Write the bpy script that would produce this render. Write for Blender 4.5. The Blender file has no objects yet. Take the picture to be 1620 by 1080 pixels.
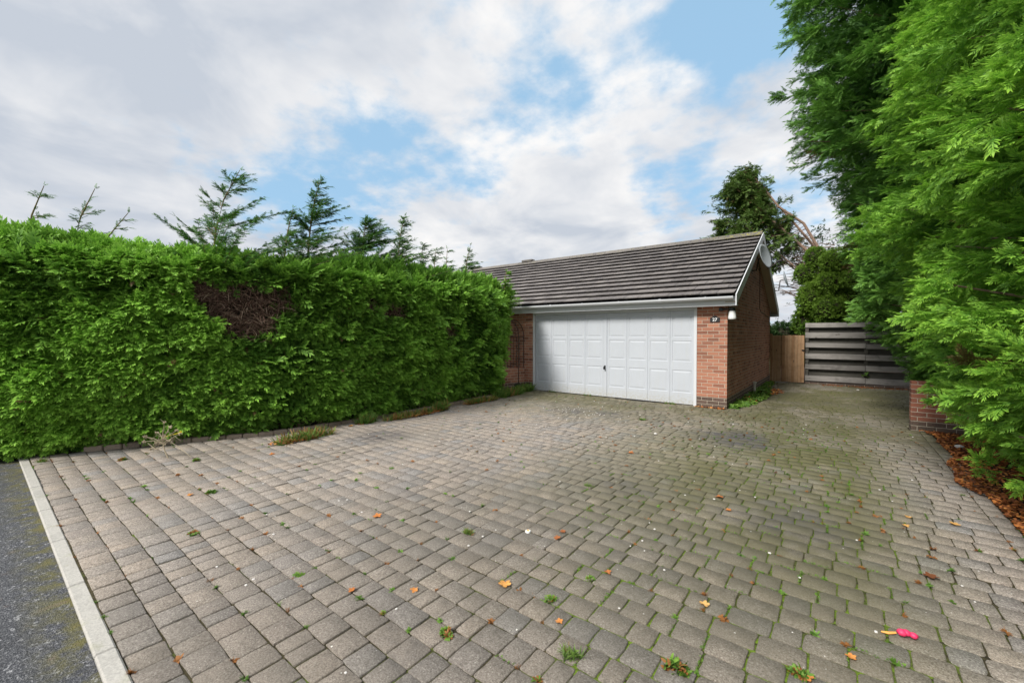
import bpy, math, random
import numpy as np
from mathutils import Vector, Matrix
R = math.radians
random.seed(7); rng = np.random.default_rng(7)
sc = bpy.context.scene
COL = sc.collection

# ------------------------------------------------------------------ camera
cam = bpy.data.cameras.new('camera'); cam.lens = 14.87; cam.sensor_width = 36
cam.clip_start = 0.05; cam.clip_end = 2000
co = bpy.data.objects.new('camera', cam); COL.objects.link(co)
co.location = (0, 0, 1.57); co.rotation_euler = (R(90 - 0.94), 0, math.atan2(.616, .788))
sc.camera = co
sc.view_settings.view_transform = 'Standard'; sc.view_settings.look = 'None'
sc.view_settings.exposure = 1.02; sc.view_settings.gamma = 1

# ------------------------------------------------------------------ node helper
class NT:
    def __init__(s, tree): s.t = tree; s.n = tree.nodes; s.l = tree.links
    def add(s, kind, **kw):
        n = s.n.new(kind)
        for k, v in kw.items():
            if k == 'i':
                for key, val in v.items():
                    if isinstance(val, bpy.types.NodeSocket): s.l.new(val, n.inputs[key])
                    else: n.inputs[key].default_value = val
            else: setattr(n, k, v)
        return n
    def math(s, op, a, b=0.0, c=0.0, clamp=False):
        n = s.n.new('ShaderNodeMath'); n.operation = op; n.use_clamp = clamp
        for i, v in enumerate((a, b, c)):
            if isinstance(v, bpy.types.NodeSocket): s.l.new(v, n.inputs[i])
            else: n.inputs[i].default_value = v
        return n.outputs[0]
    def mix(s, f, a, b, mode='MIX'):
        n = s.n.new('ShaderNodeMix'); n.data_type = 'RGBA'; n.blend_type = mode
        for i, v in ((0, f), (6, a), (7, b)):
            if isinstance(v, bpy.types.NodeSocket): s.l.new(v, n.inputs[i])
            else: n.inputs[i].default_value = (*v, 1) if isinstance(v, tuple) and len(v) == 3 else v
        return n.outputs[2]
    def ramp(s, f, stops):
        n = s.n.new('ShaderNodeValToRGB'); e = n.color_ramp.elements
        while len(e) < len(stops): e.new(0.5)
        for el, (p, c) in zip(e, stops):
            el.position = p; el.color = (*c, 1) if len(c) == 3 else c
        s.l.new(f, n.inputs[0]); return n.outputs[0]
    def rng(s, v, a, b, c=0.0, d=1.0, smooth=False):
        n = s.n.new('ShaderNodeMapRange'); n.clamp = True
        if smooth: n.interpolation_type = 'SMOOTHSTEP'
        s.l.new(v, n.inputs[0])
        for i, x in enumerate((a, b, c, d)): n.inputs[i + 1].default_value = x
        return n.outputs[0]
    def noise(s, vec, scale, detail=4, rough=.55, dist=0.0):
        n = s.n.new('ShaderNodeTexNoise'); s.l.new(vec, n.inputs['Vector'])
        n.inputs['Scale'].default_value = scale; n.inputs['Detail'].default_value = detail
        n.inputs['Roughness'].default_value = rough; n.inputs['Distortion'].default_value = dist
        return n.outputs[0]

# ------------------------------------------------------------------ world
SUN_EL, SUN_AZ = R(42), math.atan2(-.17, -.98)      # direction to the sun, x then y
world = bpy.data.worlds.new('World'); sc.world = world; world.use_nodes = True
w = NT(world.node_tree); w.n.clear()
geo = w.add('ShaderNodeTexCoord')
D = geo.outputs['Generated']
sky = w.add('ShaderNodeTexSky'); sky.sky_type = 'NISHITA'; sky.sun_disc = False
sky.sun_elevation = SUN_EL; sky.sun_rotation = SUN_AZ; sky.altitude = 50; sky.air_density = 1.0; sky.dust_density = 0.6; sky.ozone_density = 1.5
def skydir(px, py):
    x, z, y = (px - 810) / 669., 1., (540 - py) / 669.
    p = R(0.94); fy, fz = z * math.cos(p) + y * math.sin(p), y * math.cos(p) - z * math.sin(p)
    v = Vector((.788 * x - .616 * fy, .616 * x + .788 * fy, fz)); return v.normalized()
def blob(px, py, rad):
    c = skydir(px, py)
    n = w.add('ShaderNodeVectorMath', operation='DISTANCE', i={0: DW, 1: c})
    return w.rng(n.outputs['Value'], R(rad) * 1.25, 0.0, 0, 1, True)
sep = w.add('ShaderNodeSeparateXYZ', i={0: D})
zz = w.math('ADD', w.math('MAXIMUM', sep.outputs[2], 0.0), 0.22)
pl = w.add('ShaderNodeCombineXYZ', i={0: w.math('DIVIDE', sep.outputs[0], zz), 1: w.math('DIVIDE', sep.outputs[1], zz), 2: 0.3}).outputs[0]
wn = w.add('ShaderNodeTexNoise', i={'Vector': D, 'Scale': 5.0, 'Detail': 5.0, 'Roughness': .55})
wsub = w.add('ShaderNodeVectorMath', operation='SUBTRACT', i={0: wn.outputs['Color'], 1: (.5, .5, .5)}).outputs[0]
wscl = w.add('ShaderNodeVectorMath', operation='SCALE', i={0: wsub, 'Scale': 0.16}).outputs[0]
DW = w.add('ShaderNodeVectorMath', operation='NORMALIZE', i={0: w.add('ShaderNodeVectorMath', operation='ADD', i={0: D, 1: wscl}).outputs[0]}).outputs[0]
cov = w.noise(pl, 1.9, 8, .55, .0)
fine = w.noise(pl, 6.5, 8, .58, .0)
cv = w.math('MULTIPLY_ADD', cov, 0.50, 0.42)
cv = w.math('ADD', cv, w.math('MULTIPLY', w.math('SUBTRACT', fine, .5), 1.10))
for px, py, rad, amt in [(600, 235, 7, .22), (690, 265, 8, .30), (765, 270, 6, .22), (530, 300, 9, .32), (430, 300, 10, .32), (470, 320, 5, .14), (1030, 60, 5, .12), (350, 305, 6, .16), (840, 105, 8, .22), (930, 155, 9, .24), (1010, 250, 6, .16), (900, 225, 6, .10),
                         (1120, 20, 10, .42), (1170, 110, 9, .36), (1200, 20, 9, .3), (1040, 300, 6, .26), (1095, 270, 7, .26), (1180, 265, 7, .26), (1240, 300, 6, .22), (700, 10, 6, .10), (560, 215, 5, .16)]:
    cv = w.math('SUBTRACT', cv, w.math('MULTIPLY', blob(px, py, rad), amt))
for px, py, rad, amt in [(900, 380, 14, .30), (650, 130, 14, .12), (1010, 100, 7, .10), (200, 200, 24, .16), (1230, 190, 9, .30), (1150, 200, 8, .22), (1000, 200, 8, .08), (700, 350, 7, .16), (100, 40, 22, .08)]:
    cv = w.math('ADD', cv, w.math('MULTIPLY', blob(px, py, rad), amt))
mask = w.rng(cv, .22, .72, 0, 1, True)
shade = w.noise(pl, 2.3, 5, .55, .4)
thick = w.rng(shade, .30, .68)
thick = w.math('SUBTRACT', thick, w.math('MULTIPLY', blob(150, 60, 26), .55))
thick = w.math('ADD', thick, w.math('MULTIPLY', blob(800, 100, 22), .38))
thick = w.math('SUBTRACT', thick, w.math('MULTIPLY', blob(860, 400, 12), .35), clamp=False)
thick = w.math('MINIMUM', w.math('MAXIMUM', thick, 0.0), 1.0)
cloud = w.mix(thick, (2.85, 3.1, 3.5), (4.85, 4.80, 4.76))
zen = w.rng(sep.outputs[2], .64, .92, 1.0, 2.2, True)
zcol = w.add('ShaderNodeCombineColor', i={0: zen, 1: zen, 2: zen}).outputs[0]
cloud = w.mix(1.0, cloud, zcol, 'MULTIPLY')
blue = w.mix(.85, sky.outputs[0], (1.85, 3.05, 4.2))
skc = w.mix(mask, blue, cloud)
bg = w.add('ShaderNodeBackground', i={'Color': skc, 'Strength': 0.10})
w.l.new(bg.outputs[0], w.add('ShaderNodeOutputWorld').inputs[0])
# ------------------------------------------------------------------ sun (veiled by cloud)
sl = bpy.data.lights.new('sun', 'SUN'); sl.energy = 2.3; sl.angle = R(13); sl.color = (1, .955, .88)
so = bpy.data.objects.new('sun', sl); COL.objects.link(so)
sd = Vector((math.sin(SUN_AZ) * math.cos(SUN_EL), math.cos(SUN_AZ) * math.cos(SUN_EL), math.sin(SUN_EL)))
so.rotation_euler = (-sd).to_track_quat('-Z', 'Y').to_euler(); so.location = (-6, -8, 12)
sky.sun_rotation = math.atan2(sd.x, sd.y)

# ------------------------------------------------------------------ object helpers
BASE = {}
def tag(o, label=None, cat=None, group=None, kind=None):
    if label: o['label'] = label
    if cat: o['category'] = cat
    if group: o['group'] = group
    if kind: o['kind'] = kind
    return o
def empty(name, loc, label=None, cat=None, group=None):
    o = bpy.data.objects.new(name, None); COL.objects.link(o); o.location = loc; o.empty_display_size = .1
    BASE[o] = Vector(loc); return tag(o, label, cat, group)
def link(me, name, mat, parent=None, base=None):
    o = bpy.data.objects.new(name, me); COL.objects.link(o)
    me.materials.append(mat)
    if parent is not None:
        o.parent = parent; BASE[o] = BASE[parent]
    else:
        BASE[o] = Vector(base) if base else Vector((0, 0, 0)); o.location = BASE[o]
    return o
def npmesh(name, V, F, mat, parent=None, tint=None, base=None, smooth=False, tip=None):
    """V (n,3), F list of (m,k) int arrays"""
    b = BASE[parent] if parent is not None else (Vector(base) if base else Vector((0, 0, 0)))
    V = np.asarray(V, dtype=np.float32) - np.array(b, dtype=np.float32)
    if isinstance(F, np.ndarray): F = [F]
    me = bpy.data.meshes.new(name)
    me.vertices.add(len(V)); me.vertices.foreach_set('co', V.ravel())
    nl = sum(f.size for f in F); nf = sum(len(f) for f in F)
    me.loops.add(nl); me.polygons.add(nf)
    me.loops.foreach_set('vertex_index', np.concatenate([f.ravel() for f in F]).astype(np.int32))
    tot = np.concatenate([np.full(len(f), f.shape[1]) for f in F]); st = np.concatenate([[0], np.cumsum(tot)[:-1]])
    me.polygons.foreach_set('loop_start', st.astype(np.int32))
    if smooth: me.polygons.foreach_set('use_smooth', np.ones(nf, dtype=bool))
    if tint is not None:
        a = me.attributes.new('tint', 'FLOAT', 'POINT'); a.data.foreach_set('value', np.asarray(tint, dtype=np.float32))
    if tip is not None:
        a = me.attributes.new('tip', 'FLOAT', 'POINT'); a.data.foreach_set('value', np.asarray(tip, dtype=np.float32))
    me.update(calc_edges=True); me.validate()
    return link(me, name, mat, parent, base)
class MB:
    def __init__(s): s.v = []; s.f = []; s.t = []
    def poly(s, pts, faces, t=.5):
        o = len(s.v); s.v += [tuple(p) for p in pts]; s.f += [tuple(o + i for i in f) for f in faces]; s.t += [t] * len(pts); return s
    def box(s, x0, x1, y0, y1, z0, z1, t=None, bev=0.0, M=None):
        t = random.random() if t is None else t
        if bev:
            b = bev; P = []
            X, Y, Z = (x0, x1), (y0, y1), (z0, z1)
            idx = {}
            for i in (0, 1):
                for j in (0, 1):
                    for k in (0, 1):
                        sx, sy, sz = (1, -1)[i] * b, (1, -1)[j] * b, (1, -1)[k] * b
                        idx[i, j, k] = len(P)
                        P += [(X[i], Y[j] + sy, Z[k] + sz), (X[i] + sx, Y[j], Z[k] + sz), (X[i] + sx, Y[j] + sy, Z[k])]
            g = lambda i, j, k, a: idx[i, j, k] + a
            Fc = []
            for a, (u, v_) in enumerate(((1, 2), (0, 2), (0, 1))):
                for e in (0, 1):
                    q = []
                    for (m, n) in ((0, 0), (1, 0), (1, 1), (0, 1)):
                        c = [0, 0, 0]; c[a] = e; c[u] = m; c[v_] = n; q.append(g(*c, a))
                    Fc.append(q if (e == 1) ^ (a == 1) else q[::-1])
            for a, b_ in ((0, 1), (0, 2), (1, 2)):
                c3 = 3 - a - b_
                for m in (0, 1):
                    for n in (0, 1):
                        q = []
                        for e, ax in ((0, a), (0, b_), (1, b_), (1, a)):
                            c = [0, 0, 0]; c[a] = m; c[b_] = n; c[c3] = e; q.append(g(*c, ax))
                        Fc.append(q)
            for c in idx: Fc.append([g(*c, 0), g(*c, 1), g(*c, 2)])
        else:
            P = [(x, y, z) for x in (x0, x1) for y in (y0, y1) for z in (z0, z1)]
            Fc = [(0, 1, 3, 2), (4, 6, 7, 5), (0, 4, 5, 1), (2, 3, 7, 6), (0, 2, 6, 4), (1, 5, 7, 3)]
        if M is not None: P = [tuple(M @ Vector(p)) for p in P]
        return s.poly(P, Fc, t)
    def tube(s, pts, r, seg=6, t=.5, cap=True):
        pts = [Vector(p) for p in pts]; rs = r if isinstance(r, (list, tuple)) else [r] * len(pts)
        P = []; n = len(pts)
        up = Vector((0, 0, 1))
        for i, p in enumerate(pts):
            d = (pts[min(i + 1, n - 1)] - pts[max(i - 1, 0)]); d = d.normalized() if d.length > 1e-9 else Vector((0, 0, 1))
            a = d.cross(up if abs(d.z) < .95 else Vector((1, 0, 0))).normalized(); b = d.cross(a)
            for k in range(seg):
                an = 2 * math.pi * k / seg; P.append(p + (a * math.cos(an) + b * math.sin(an)) * rs[i])
        F = [(i * seg + k, i * seg + (k + 1) % seg, (i + 1) * seg + (k + 1) % seg, (i + 1) * seg + k) for i in range(n - 1) for k in range(seg)]
        if cap: F += [tuple(range(seg))[::-1], tuple((n - 1) * seg + k for k in range(seg))]
        return s.poly(P, F, t)
    def extrude(s, prof, axis, a, b, t=.5):
        """closed 2-D profile swept along axis 'x' or 'y' from a to b"""
        n = len(prof)
        f = (lambda u, p: (u, p[0], p[1])) if axis == 'x' else (lambda u, p: (p[0], u, p[1]))
        P = [f(a, p) for p in prof] + [f(b, p) for p in prof]
        F = [(i, (i + 1) % n, n + (i + 1) % n, n + i) for i in range(n)] + [tuple(range(n))[::-1], tuple(range(n, 2 * n))]
        return s.poly(P, F, t)
    def build(s, name, mat, parent=None, base=None, smooth=False):
        b = BASE[parent] if parent is not None else (Vector(base) if base else Vector((0, 0, 0)))
        me = bpy.data.meshes.new(name)
        me.from_pydata([(p[0] - b.x, p[1] - b.y, p[2] - b.z) for p in s.v], [], s.f)
        a = me.attributes.new('tint', 'FLOAT', 'POINT'); a.data.foreach_set('value', np.array(s.t, dtype=np.float32))
        import bmesh
        bm = bmesh.new(); bm.from_mesh(me); bmesh.ops.recalc_face_normals(bm, faces=bm.faces); bm.to_mesh(me); bm.free()
        if smooth:
            me.polygons.foreach_set('use_smooth', np.ones(len(me.polygons), dtype=bool))
        return link(me, name, mat, parent, base)
def vnoise(P, scale, seed=0):
    """smooth value noise in 3-D, about -1..1"""
    Q = np.asarray(P) * scale + seed * 17.31; I = np.floor(Q).astype(np.int64); f = Q - I; f = f * f * (3 - 2 * f)
    def h(a, b, c):
        n = (a * 374761393 + b * 668265263 + c * 2147483647 + seed * 1013904223) & 0xffffffff
        n = ((n ^ (n >> 13)) * 1274126177) & 0xffffffff
        return ((n ^ (n >> 16)) & 0xffff) / 32767.5 - 1
    r = 0
    for i in (0, 1):
        for j in (0, 1):
            for k in (0, 1):
                wgt = (f[:, 0] if i else 1 - f[:, 0]) * (f[:, 1] if j else 1 - f[:, 1]) * (f[:, 2] if k else 1 - f[:, 2])
                r = r + wgt * h(I[:, 0] + i, I[:, 1] + j, I[:, 2] + k)
    return r

# ------------------------------------------------------------------ materials
def mat(name):
    m = bpy.data.materials.new(name); m.use_nodes = True; t = NT(m.node_tree); t.n.clear()
    out = t.add('ShaderNodeOutputMaterial'); t.tc = t.add('ShaderNodeTexCoord'); t.pos = t.add('ShaderNodeNewGeometry').outputs['Position']
    t.m = m; t.out = out; return t
def fin(t, col, rough=.6, bump=None, bs=.3, bd=.01, spec=.4, metal=0.0, trans=0.0, tcol=None):
    p = t.add('ShaderNodeBsdfPrincipled')
    for k, v in (('Base Color', col), ('Roughness', rough), ('Specular IOR Level', spec), ('Metallic', metal)):
        if isinstance(v, bpy.types.NodeSocket): t.l.new(v, p.inputs[k])
        else: p.inputs[k].default_value = (*v, 1) if isinstance(v, tuple) else v
    if bump is not None:
        b = t.add('ShaderNodeBump', i={'Height': bump, 'Strength': bs, 'Distance': bd}); t.l.new(b.outputs[0], p.inputs['Normal'])
    sh = p.outputs[0]
    if trans:
        tr = t.add('ShaderNodeBsdfTranslucent'); t.l.new(tcol if tcol is not None else col, tr.inputs[0])
        mx = t.add('ShaderNodeMixShader', i={0: trans, 1: sh, 2: tr.outputs[0]}); sh = mx.outputs[0]
    t.l.new(sh, t.out.inputs[0]); return t.m
def attr(t, n='tint'): return t.add('ShaderNodeAttribute', attribute_name=n).outputs['Fac']
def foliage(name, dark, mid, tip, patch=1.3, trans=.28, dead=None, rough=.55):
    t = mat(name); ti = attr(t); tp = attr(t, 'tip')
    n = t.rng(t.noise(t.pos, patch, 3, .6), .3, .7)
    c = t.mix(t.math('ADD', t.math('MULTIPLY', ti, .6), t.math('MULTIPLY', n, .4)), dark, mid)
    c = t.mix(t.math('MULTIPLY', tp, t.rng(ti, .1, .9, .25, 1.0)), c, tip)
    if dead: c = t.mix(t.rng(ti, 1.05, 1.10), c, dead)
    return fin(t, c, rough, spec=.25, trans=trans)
M = {}
M['hedge'] = foliage('hedge_green', (.015, .070, .014), (.080, .245, .030), (.38, .68, .09), dead=(.16, .10, .05))
M['tall'] = foliage('tall_conifer_green', (.024, .090, .022), (.075, .22, .035), (.26, .50, .08), .8, dead=(.13, .10, .03))
M['near'] = foliage('near_conifer_green', (.022, .105, .022), (.095, .30, .040), (.42, .72, .08), 1.1, trans=.32, dead=(.13, .10, .03))
M['young'] = foliage('young_conifer_green', (.020, .075, .018), (.06, .17, .026), (.14, .31, .05), .8, dead=(.16, .11, .06))
M['back'] = foliage('back_conifer_green', (.045, .095, .025), (.09, .16, .035), (.16, .25, .05), .5, dead=(.12, .08, .04))
M['topiary'] = foliage('rounded_shrub_green', (.045, .12, .016), (.11, .22, .024), (.24, .38, .05), .9)
M['shrub'] = foliage('dark_shrub_green', (.014, .04, .014), (.03, .075, .02), (.06, .12, .03), 1.2)
M['weed'] = foliage('weed_green', (.05, .12, .02), (.10, .22, .03), (.20, .34, .05), 3, dead=(.30, .13, .04))
M['grass'] = foliage('grass_green', (.06, .14, .02), (.12, .23, .04), (.22, .32, .07), 3, dead=(.33, .20, .07))
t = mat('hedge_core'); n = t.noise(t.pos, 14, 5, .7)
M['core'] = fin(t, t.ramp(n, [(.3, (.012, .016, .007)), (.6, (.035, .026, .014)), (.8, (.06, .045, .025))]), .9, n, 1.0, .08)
t = mat('dead_twigs'); n = attr(t)
M['twig'] = fin(t, t.ramp(n, [(0, (.08, .045, .034)), (.6, (.22, .14, .108)), (1, (.46, .35, .26))]), .85, spec=.15)
t = mat('dry_stalk'); n = attr(t)
M['dry'] = fin(t, t.ramp(n, [(0, (.14, .10, .07)), (1, (.40, .34, .24))]), .8, spec=.2)
t = mat('bark'); n = t.noise(t.pos, 30, 4, .6)
M['bark'] = fin(t, t.ramp(n, [(.3, (.10, .06, .042)), (.7, (.32, .22, .165))]), .9, n, .6, .01)
def bark2():
    t = mat('green_stem'); n = t.noise(t.pos, 20, 3)
    return fin(t, t.ramp(n, [(.3, (.12, .09, .05)), (.7, (.22, .17, .07))]), .8)
M['stem'] = bark2()

# brick: walls facing y use x,z ; walls facing x use y,z
def brick(name, reds, low=None, dirt=.25):
    t = mat(name)
    s = t.add('ShaderNodeSeparateXYZ', i={0: t.pos}); nr = t.add('ShaderNodeSeparateXYZ', i={0: t.add('ShaderNodeNewGeometry').outputs['Normal']})
    side = t.math('GREATER_THAN', t.math('ABSOLUTE', nr.outputs[0]), .7)
    u = t.math('ADD', t.math('MULTIPLY', s.outputs[0], t.math('SUBTRACT', 1.0, side)), t.math('MULTIPLY', s.outputs[1], side))
    wob = t.math('MULTIPLY', t.math('SUBTRACT', t.noise(t.pos, 9, 2), .5), .006)
    vec = t.add('ShaderNodeCombineXYZ', i={0: t.math('ADD', t.math('ADD', u, wob), .035), 1: t.math('ADD', s.outputs[2], wob), 2: 0.0}).outputs[0]
    b = t.add('ShaderNodeTexBrick', offset=.5, i={'Vector': vec, 'Scale': 1.0, 'Mortar Size': .0055, 'Mortar Smooth': .25, 'Bias': 0.0, 'Brick Width': .225, 'Row Height': .075,
        'Color1': (0, 0, 0, 1), 'Color2': (1, 1, 1, 1), 'Mortar': (.5, .5, .5, 1)})
    fac = b.outputs['Fac']; rnd = t.add('ShaderNodeSeparateColor', i={0: b.outputs['Color']}).outputs[0]
    nb = t.noise(t.pos, 60, 5, .65); nl = t.noise(t.pos, 1.7, 3)
    c = t.ramp(rnd, reds)
    if low:
        c = t.mix(t.math('LESS_THAN', s.outputs[2], low), c, t.ramp(rnd, [(0, (.055, .038, .04)), (1, (.13, .08, .075))]))
    c = t.mix(t.rng(nb, .35, .75, 0, .30), c, (.42, .26, .17))
    c = t.mix(t.rng(nb, .35, .2, 0, .45), c, (.09, .05, .04))
    mort = t.mix(t.rng(nb, .3, .7), (.40, .34, .27), (.56, .49, .40))
    c = t.mix(fac, c, mort)
    c = t.mix(t.rng(nl, .45, .75, 0, dirt), c, (.11, .085, .06))
    c = t.mix(t.rng(t.math('ADD', s.outputs[2], t.math('MULTIPLY', nl, .3)), .45, .12, 0, .35), c, (.07, .075, .045))
    spots = t.math('MULTIPLY', t.rng(t.noise(t.pos, 11, 2, .5), .74, .78), fac)
    c = t.mix(spots, c, (.62, .58, .52))
    h = t.math('ADD', t.math('MULTIPLY', t.math('SUBTRACT', 1.0, fac), 1.0), t.math('MULTIPLY', nb, .35))
    return fin(t, c, .85, h, .8, .006, spec=.2)
REDS = [(0, (.20, .078, .055)), (.3, (.38, .155, .10)), (.6, (.45, .20, .13)), (.85, (.32, .125, .085)), (1, (.49, .25, .17))]
M['brick'] = brick('red_brick', REDS, .235)
M['brick2'] = brick('dark_red_brick', [(0, (.14, .045, .035)), (.5, (.27, .09, .06)), (1, (.33, .12, .075))], .16)
# pavers
t = mat('concrete_pavers'); ti = attr(t)
s = t.add('ShaderNodeSeparateXYZ', i={0: t.pos})
base = t.ramp(ti, [(0, (.222, .200, .184)), (.2, (.325, .272, .225)), (.45, (.272, .236, .206)), (.65, (.355, .292, .235)), (.82, (.235, .224, .218)), (1, (.312, .255, .210))])
sp = t.noise(t.pos, 115, 4, .8); sp2 = t.noise(t.pos, 38, 5, .75); big = t.noise(t.pos, .55, 4, .6); med = t.noise(t.pos, 3.2, 5, .7)
c = t.mix(t.rng(sp, .53, .66, 0, .8), base, (.62, .58, .52))
c = t.mix(t.rng(sp, .48, .37, 0, .95), c, (.075, .066, .060))
c = t.mix(t.rng(sp2, .48, .70, 0, .55), c, (.12, .107, .092)); c = t.mix(t.rng(sp2, .45, .28, 0, .35), c, (.44, .40, .34))
# moss and dirt where the drive is damp: around the garage mouth and down the right-hand side
gx = t.rng(s.outputs[0], -3.4, -1.2); gy = t.rng(s.outputs[1], 1.4, 3.8); gxr = t.math('MAXIMUM', t.rng(s.outputs[0], .80, .1), t.rng(s.outputs[1], 8.5, 11))
grn = t.math('MULTIPLY', t.math('MULTIPLY', gx, gxr), gy)
grn2 = t.rng(s.outputs[1], 6.2, 8.6); grn = t.math('MAXIMUM', grn, t.math('MULTIPLY', grn2, .85))
grn = t.math('MULTIPLY', grn, t.rng(t.math('ADD', big, t.math('MULTIPLY', med, .6)), .46, .82))
c = t.mix(t.math('MULTIPLY', grn, .90), c, (.100, .098, .036))
ctr = t.math('MULTIPLY', t.rng(s.outputs[0], -4.4, -2.2), t.rng(s.outputs[1], 5.5, 3.0)); ctr = t.math('MULTIPLY', ctr, t.rng(s.outputs[0], .6, -.2))
c = t.mix(t.math('MULTIPLY', t.math('MULTIPLY', ctr, .55), t.rng(med, .30, .60, .35, 1)), c, (.105, .092, .076))
c = t.mix(t.math('MULTIPLY', t.rng(med, .48, .75), t.math('MULTIPLY', t.rng(s.outputs[1], 6, 9), .7)), c, (.075, .065, .045))
dk = t.rng(t.noise(t.pos, 1.3, 5, .65), .60, .76)
c = t.mix(t.math('MULTIPLY', dk, .62), c, (.085, .08, .078))
tyre = t.rng(t.noise(t.pos, .8, 3, .5), .45, .7, 0, .35)
c = t.mix(tyre, c, (.16, .145, .12))
c = t.mix(t.rng(t.noise(t.pos, 33, 2, .5), .755, .775), c, (.62, .60, .55))
fl_ = t.noise(t.pos, 9, 5, .75)
def spot(t, x, y, r0, r1):
    vd = t.add('ShaderNodeVectorMath', operation='DISTANCE', i={0: t.pos, 1: (x, y, 0)}).outputs['Value']
    return t.rng(t.math('ADD', vd, t.math('MULTIPLY', med, .9)), r1 + .45, r0 + .45)
for x, y, r0, r1, f in [(-1.35, 7.2, .25, .75, .9), (-5.6, 3.9, .1, .6, .75), (-1.0, 6.9, .1, .5, .8), (-1.75, 4.1, .0, .4, .6), (-4.4, 7.6, .1, .5, .8), (-3.6, 7.7, .1, .4, .7), (-.35, 4.2, .1, .6, .7)]:
    c = t.mix(t.math('MULTIPLY', t.math('MULTIPLY', spot(t, x, y, r0, r1), f), t.math('MULTIPLY', t.rng(fl_, .30, .52), t.rng(ti, .1, .6, .35, 1.0))), c, (.080, .076, .080))
h = t.math('ADD', t.math('MULTIPLY', sp, .9), t.math('MULTIPLY', sp2, .8))
M['paver'] = fin(t, c, .85, h, 1.0, .006, spec=.25)
# joints
t = mat('mossy_joint'); n = t.noise(t.pos, 45, 4, .7); n2 = t.noise(t.pos, 1.6, 5, .7)
s = t.add('ShaderNodeSeparateXYZ', i={0: t.pos})
zone = t.math('MULTIPLY', t.math('MULTIPLY', t.rng(s.outputs[0], -2.6, -.9), t.rng(s.outputs[0], .8, .2)), t.rng(s.outputs[1], .8, 2.2))
gm = t.rng(t.math('ADD', n2, t.math('MULTIPLY', zone, .20)), .56, .72)
c = t.ramp(n, [(.3, (.022, .019, .013)), (.55, (.058, .050, .028)), (.75, (.11, .095, .05))])
c = t.mix(t.math('MULTIPLY', gm, t.rng(n, .35, .6)), c, (.13, .21, .018))
M['joint'] = fin(t, c, .95, n, 1.0, .01, spec=.1)
t = mat('soil'); n = t.noise(t.pos, 25, 6, .7)
M['soil'] = fin(t, t.ramp(n, [(.3, (.03, .02, .013)), (.7, (.09, .06, .04))]), .95, n, 1, .05, spec=.1)
t = mat('lawn_ground'); n = t.noise(t.pos, 3, 8, .7)
M['ground'] = fin(t, t.ramp(n, [(.3, (.03, .045, .015)), (.7, (.07, .10, .03))]), .95, n, 1, .05, spec=.1)
t = mat('asphalt'); n = t.noise(t.pos, 95, 4, .8); v = t.add('ShaderNodeTexVoronoi', i={'Vector': t.pos, 'Scale': 130.0}).outputs['Distance']
s = t.add('ShaderNodeSeparateXYZ', i={0: t.pos}); edge = t.rng(s.outputs[1], .12, .33); n3 = t.noise(t.pos, 7, 5, .7); n4 = t.noise(t.pos, 1.1, 4, .6)
c = t.ramp(n, [(.32, (.018, .019, .024)), (.5, (.055, .058, .066)), (.68, (.24, .24, .25))])
c = t.mix(t.rng(n4, .45, .7, 0, .55), c, (.05, .052, .058))
c = t.mix(t.rng(t.noise(t.pos, 38, 3, .6), .60, .68, 0, .8), c, (.34, .34, .35))
c = t.mix(t.rng(t.noise(t.pos, 2.6, 6, .75, 1.2), .56, .66, 0, .6), c, (.045, .045, .05))
c = t.mix(t.math('MULTIPLY', edge, t.rng(n3, .42, .62)), c, (.12, .11, .03))
c = t.mix(t.math('MULTIPLY', t.rng(n3, .60, .72), .6), c, (.16, .12, .10))
M['asphalt'] = fin(t, c, .8, t.math('ADD', n, v), .8, .008, spec=.35)
def concrete(name, a, b, moss=0.0):
    t = mat(name); n = t.noise(t.pos, 90, 5, .7); n2 = t.noise(t.pos, 3, 5, .7)
    c = t.mix(t.rng(n, .3, .7), a, b); c = t.mix(t.rng(n2, .5, .8, 0, .5), c, tuple(x * .45 for x in a))
    if moss: c = t.mix(t.rng(t.noise(t.pos, 5, 5, .7), .55, .72, 0, moss), c, (.17, .18, .05))
    return fin(t, c, .85, n, .5, .004, spec=.25)
M['kerb'] = concrete('kerb_concrete', (.29, .28, .26), (.46, .44, .40), .35)
M['edging'] = concrete('edging_concrete', (.22, .175, .14), (.36, .29, .235), .25)
M['stone'] = concrete('pale_stone', (.5, .48, .45), (.7, .68, .65))
# roof tile
t = mat('concrete_roof_tile'); ti = attr(t); n = t.noise(t.pos, 14, 6, .75); n2 = t.noise(t.pos, 50, 4, .7)
s = t.add('ShaderNodeSeparateXYZ', i={0: t.pos})
c = t.ramp(ti, [(0, (.095, .088, .092)), (.5, (.135, .124, .126)), (1, (.185, .170, .168))])
c = t.mix(t.rng(n, .48, .72, 0, .65), c, (.26, .225, .185))
c = t.mix(t.rng(n2, .54, .70, 0, .8), c, (.40, .37, .33)); c = t.mix(t.rng(n2, .45, .32, 0, .7), c, (.055, .048, .046))
c = t.mix(t.math('MULTIPLY', t.rng(s.outputs[2], 4.05, 4.28), t.rng(n, .45, .7)), c, (.17, .16, .11))
c = t.mix(t.math('MULTIPLY', t.math('MULTIPLY', t.rng(s.outputs[2], 4.1, 4.2), t.rng(s.outputs[0], -3.2, -2.0)), t.rng(n, .50, .60)), c, (.30, .28, .05))
M['tile'] = fin(t, c, .85, n2, .5, .005, spec=.25)
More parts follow.
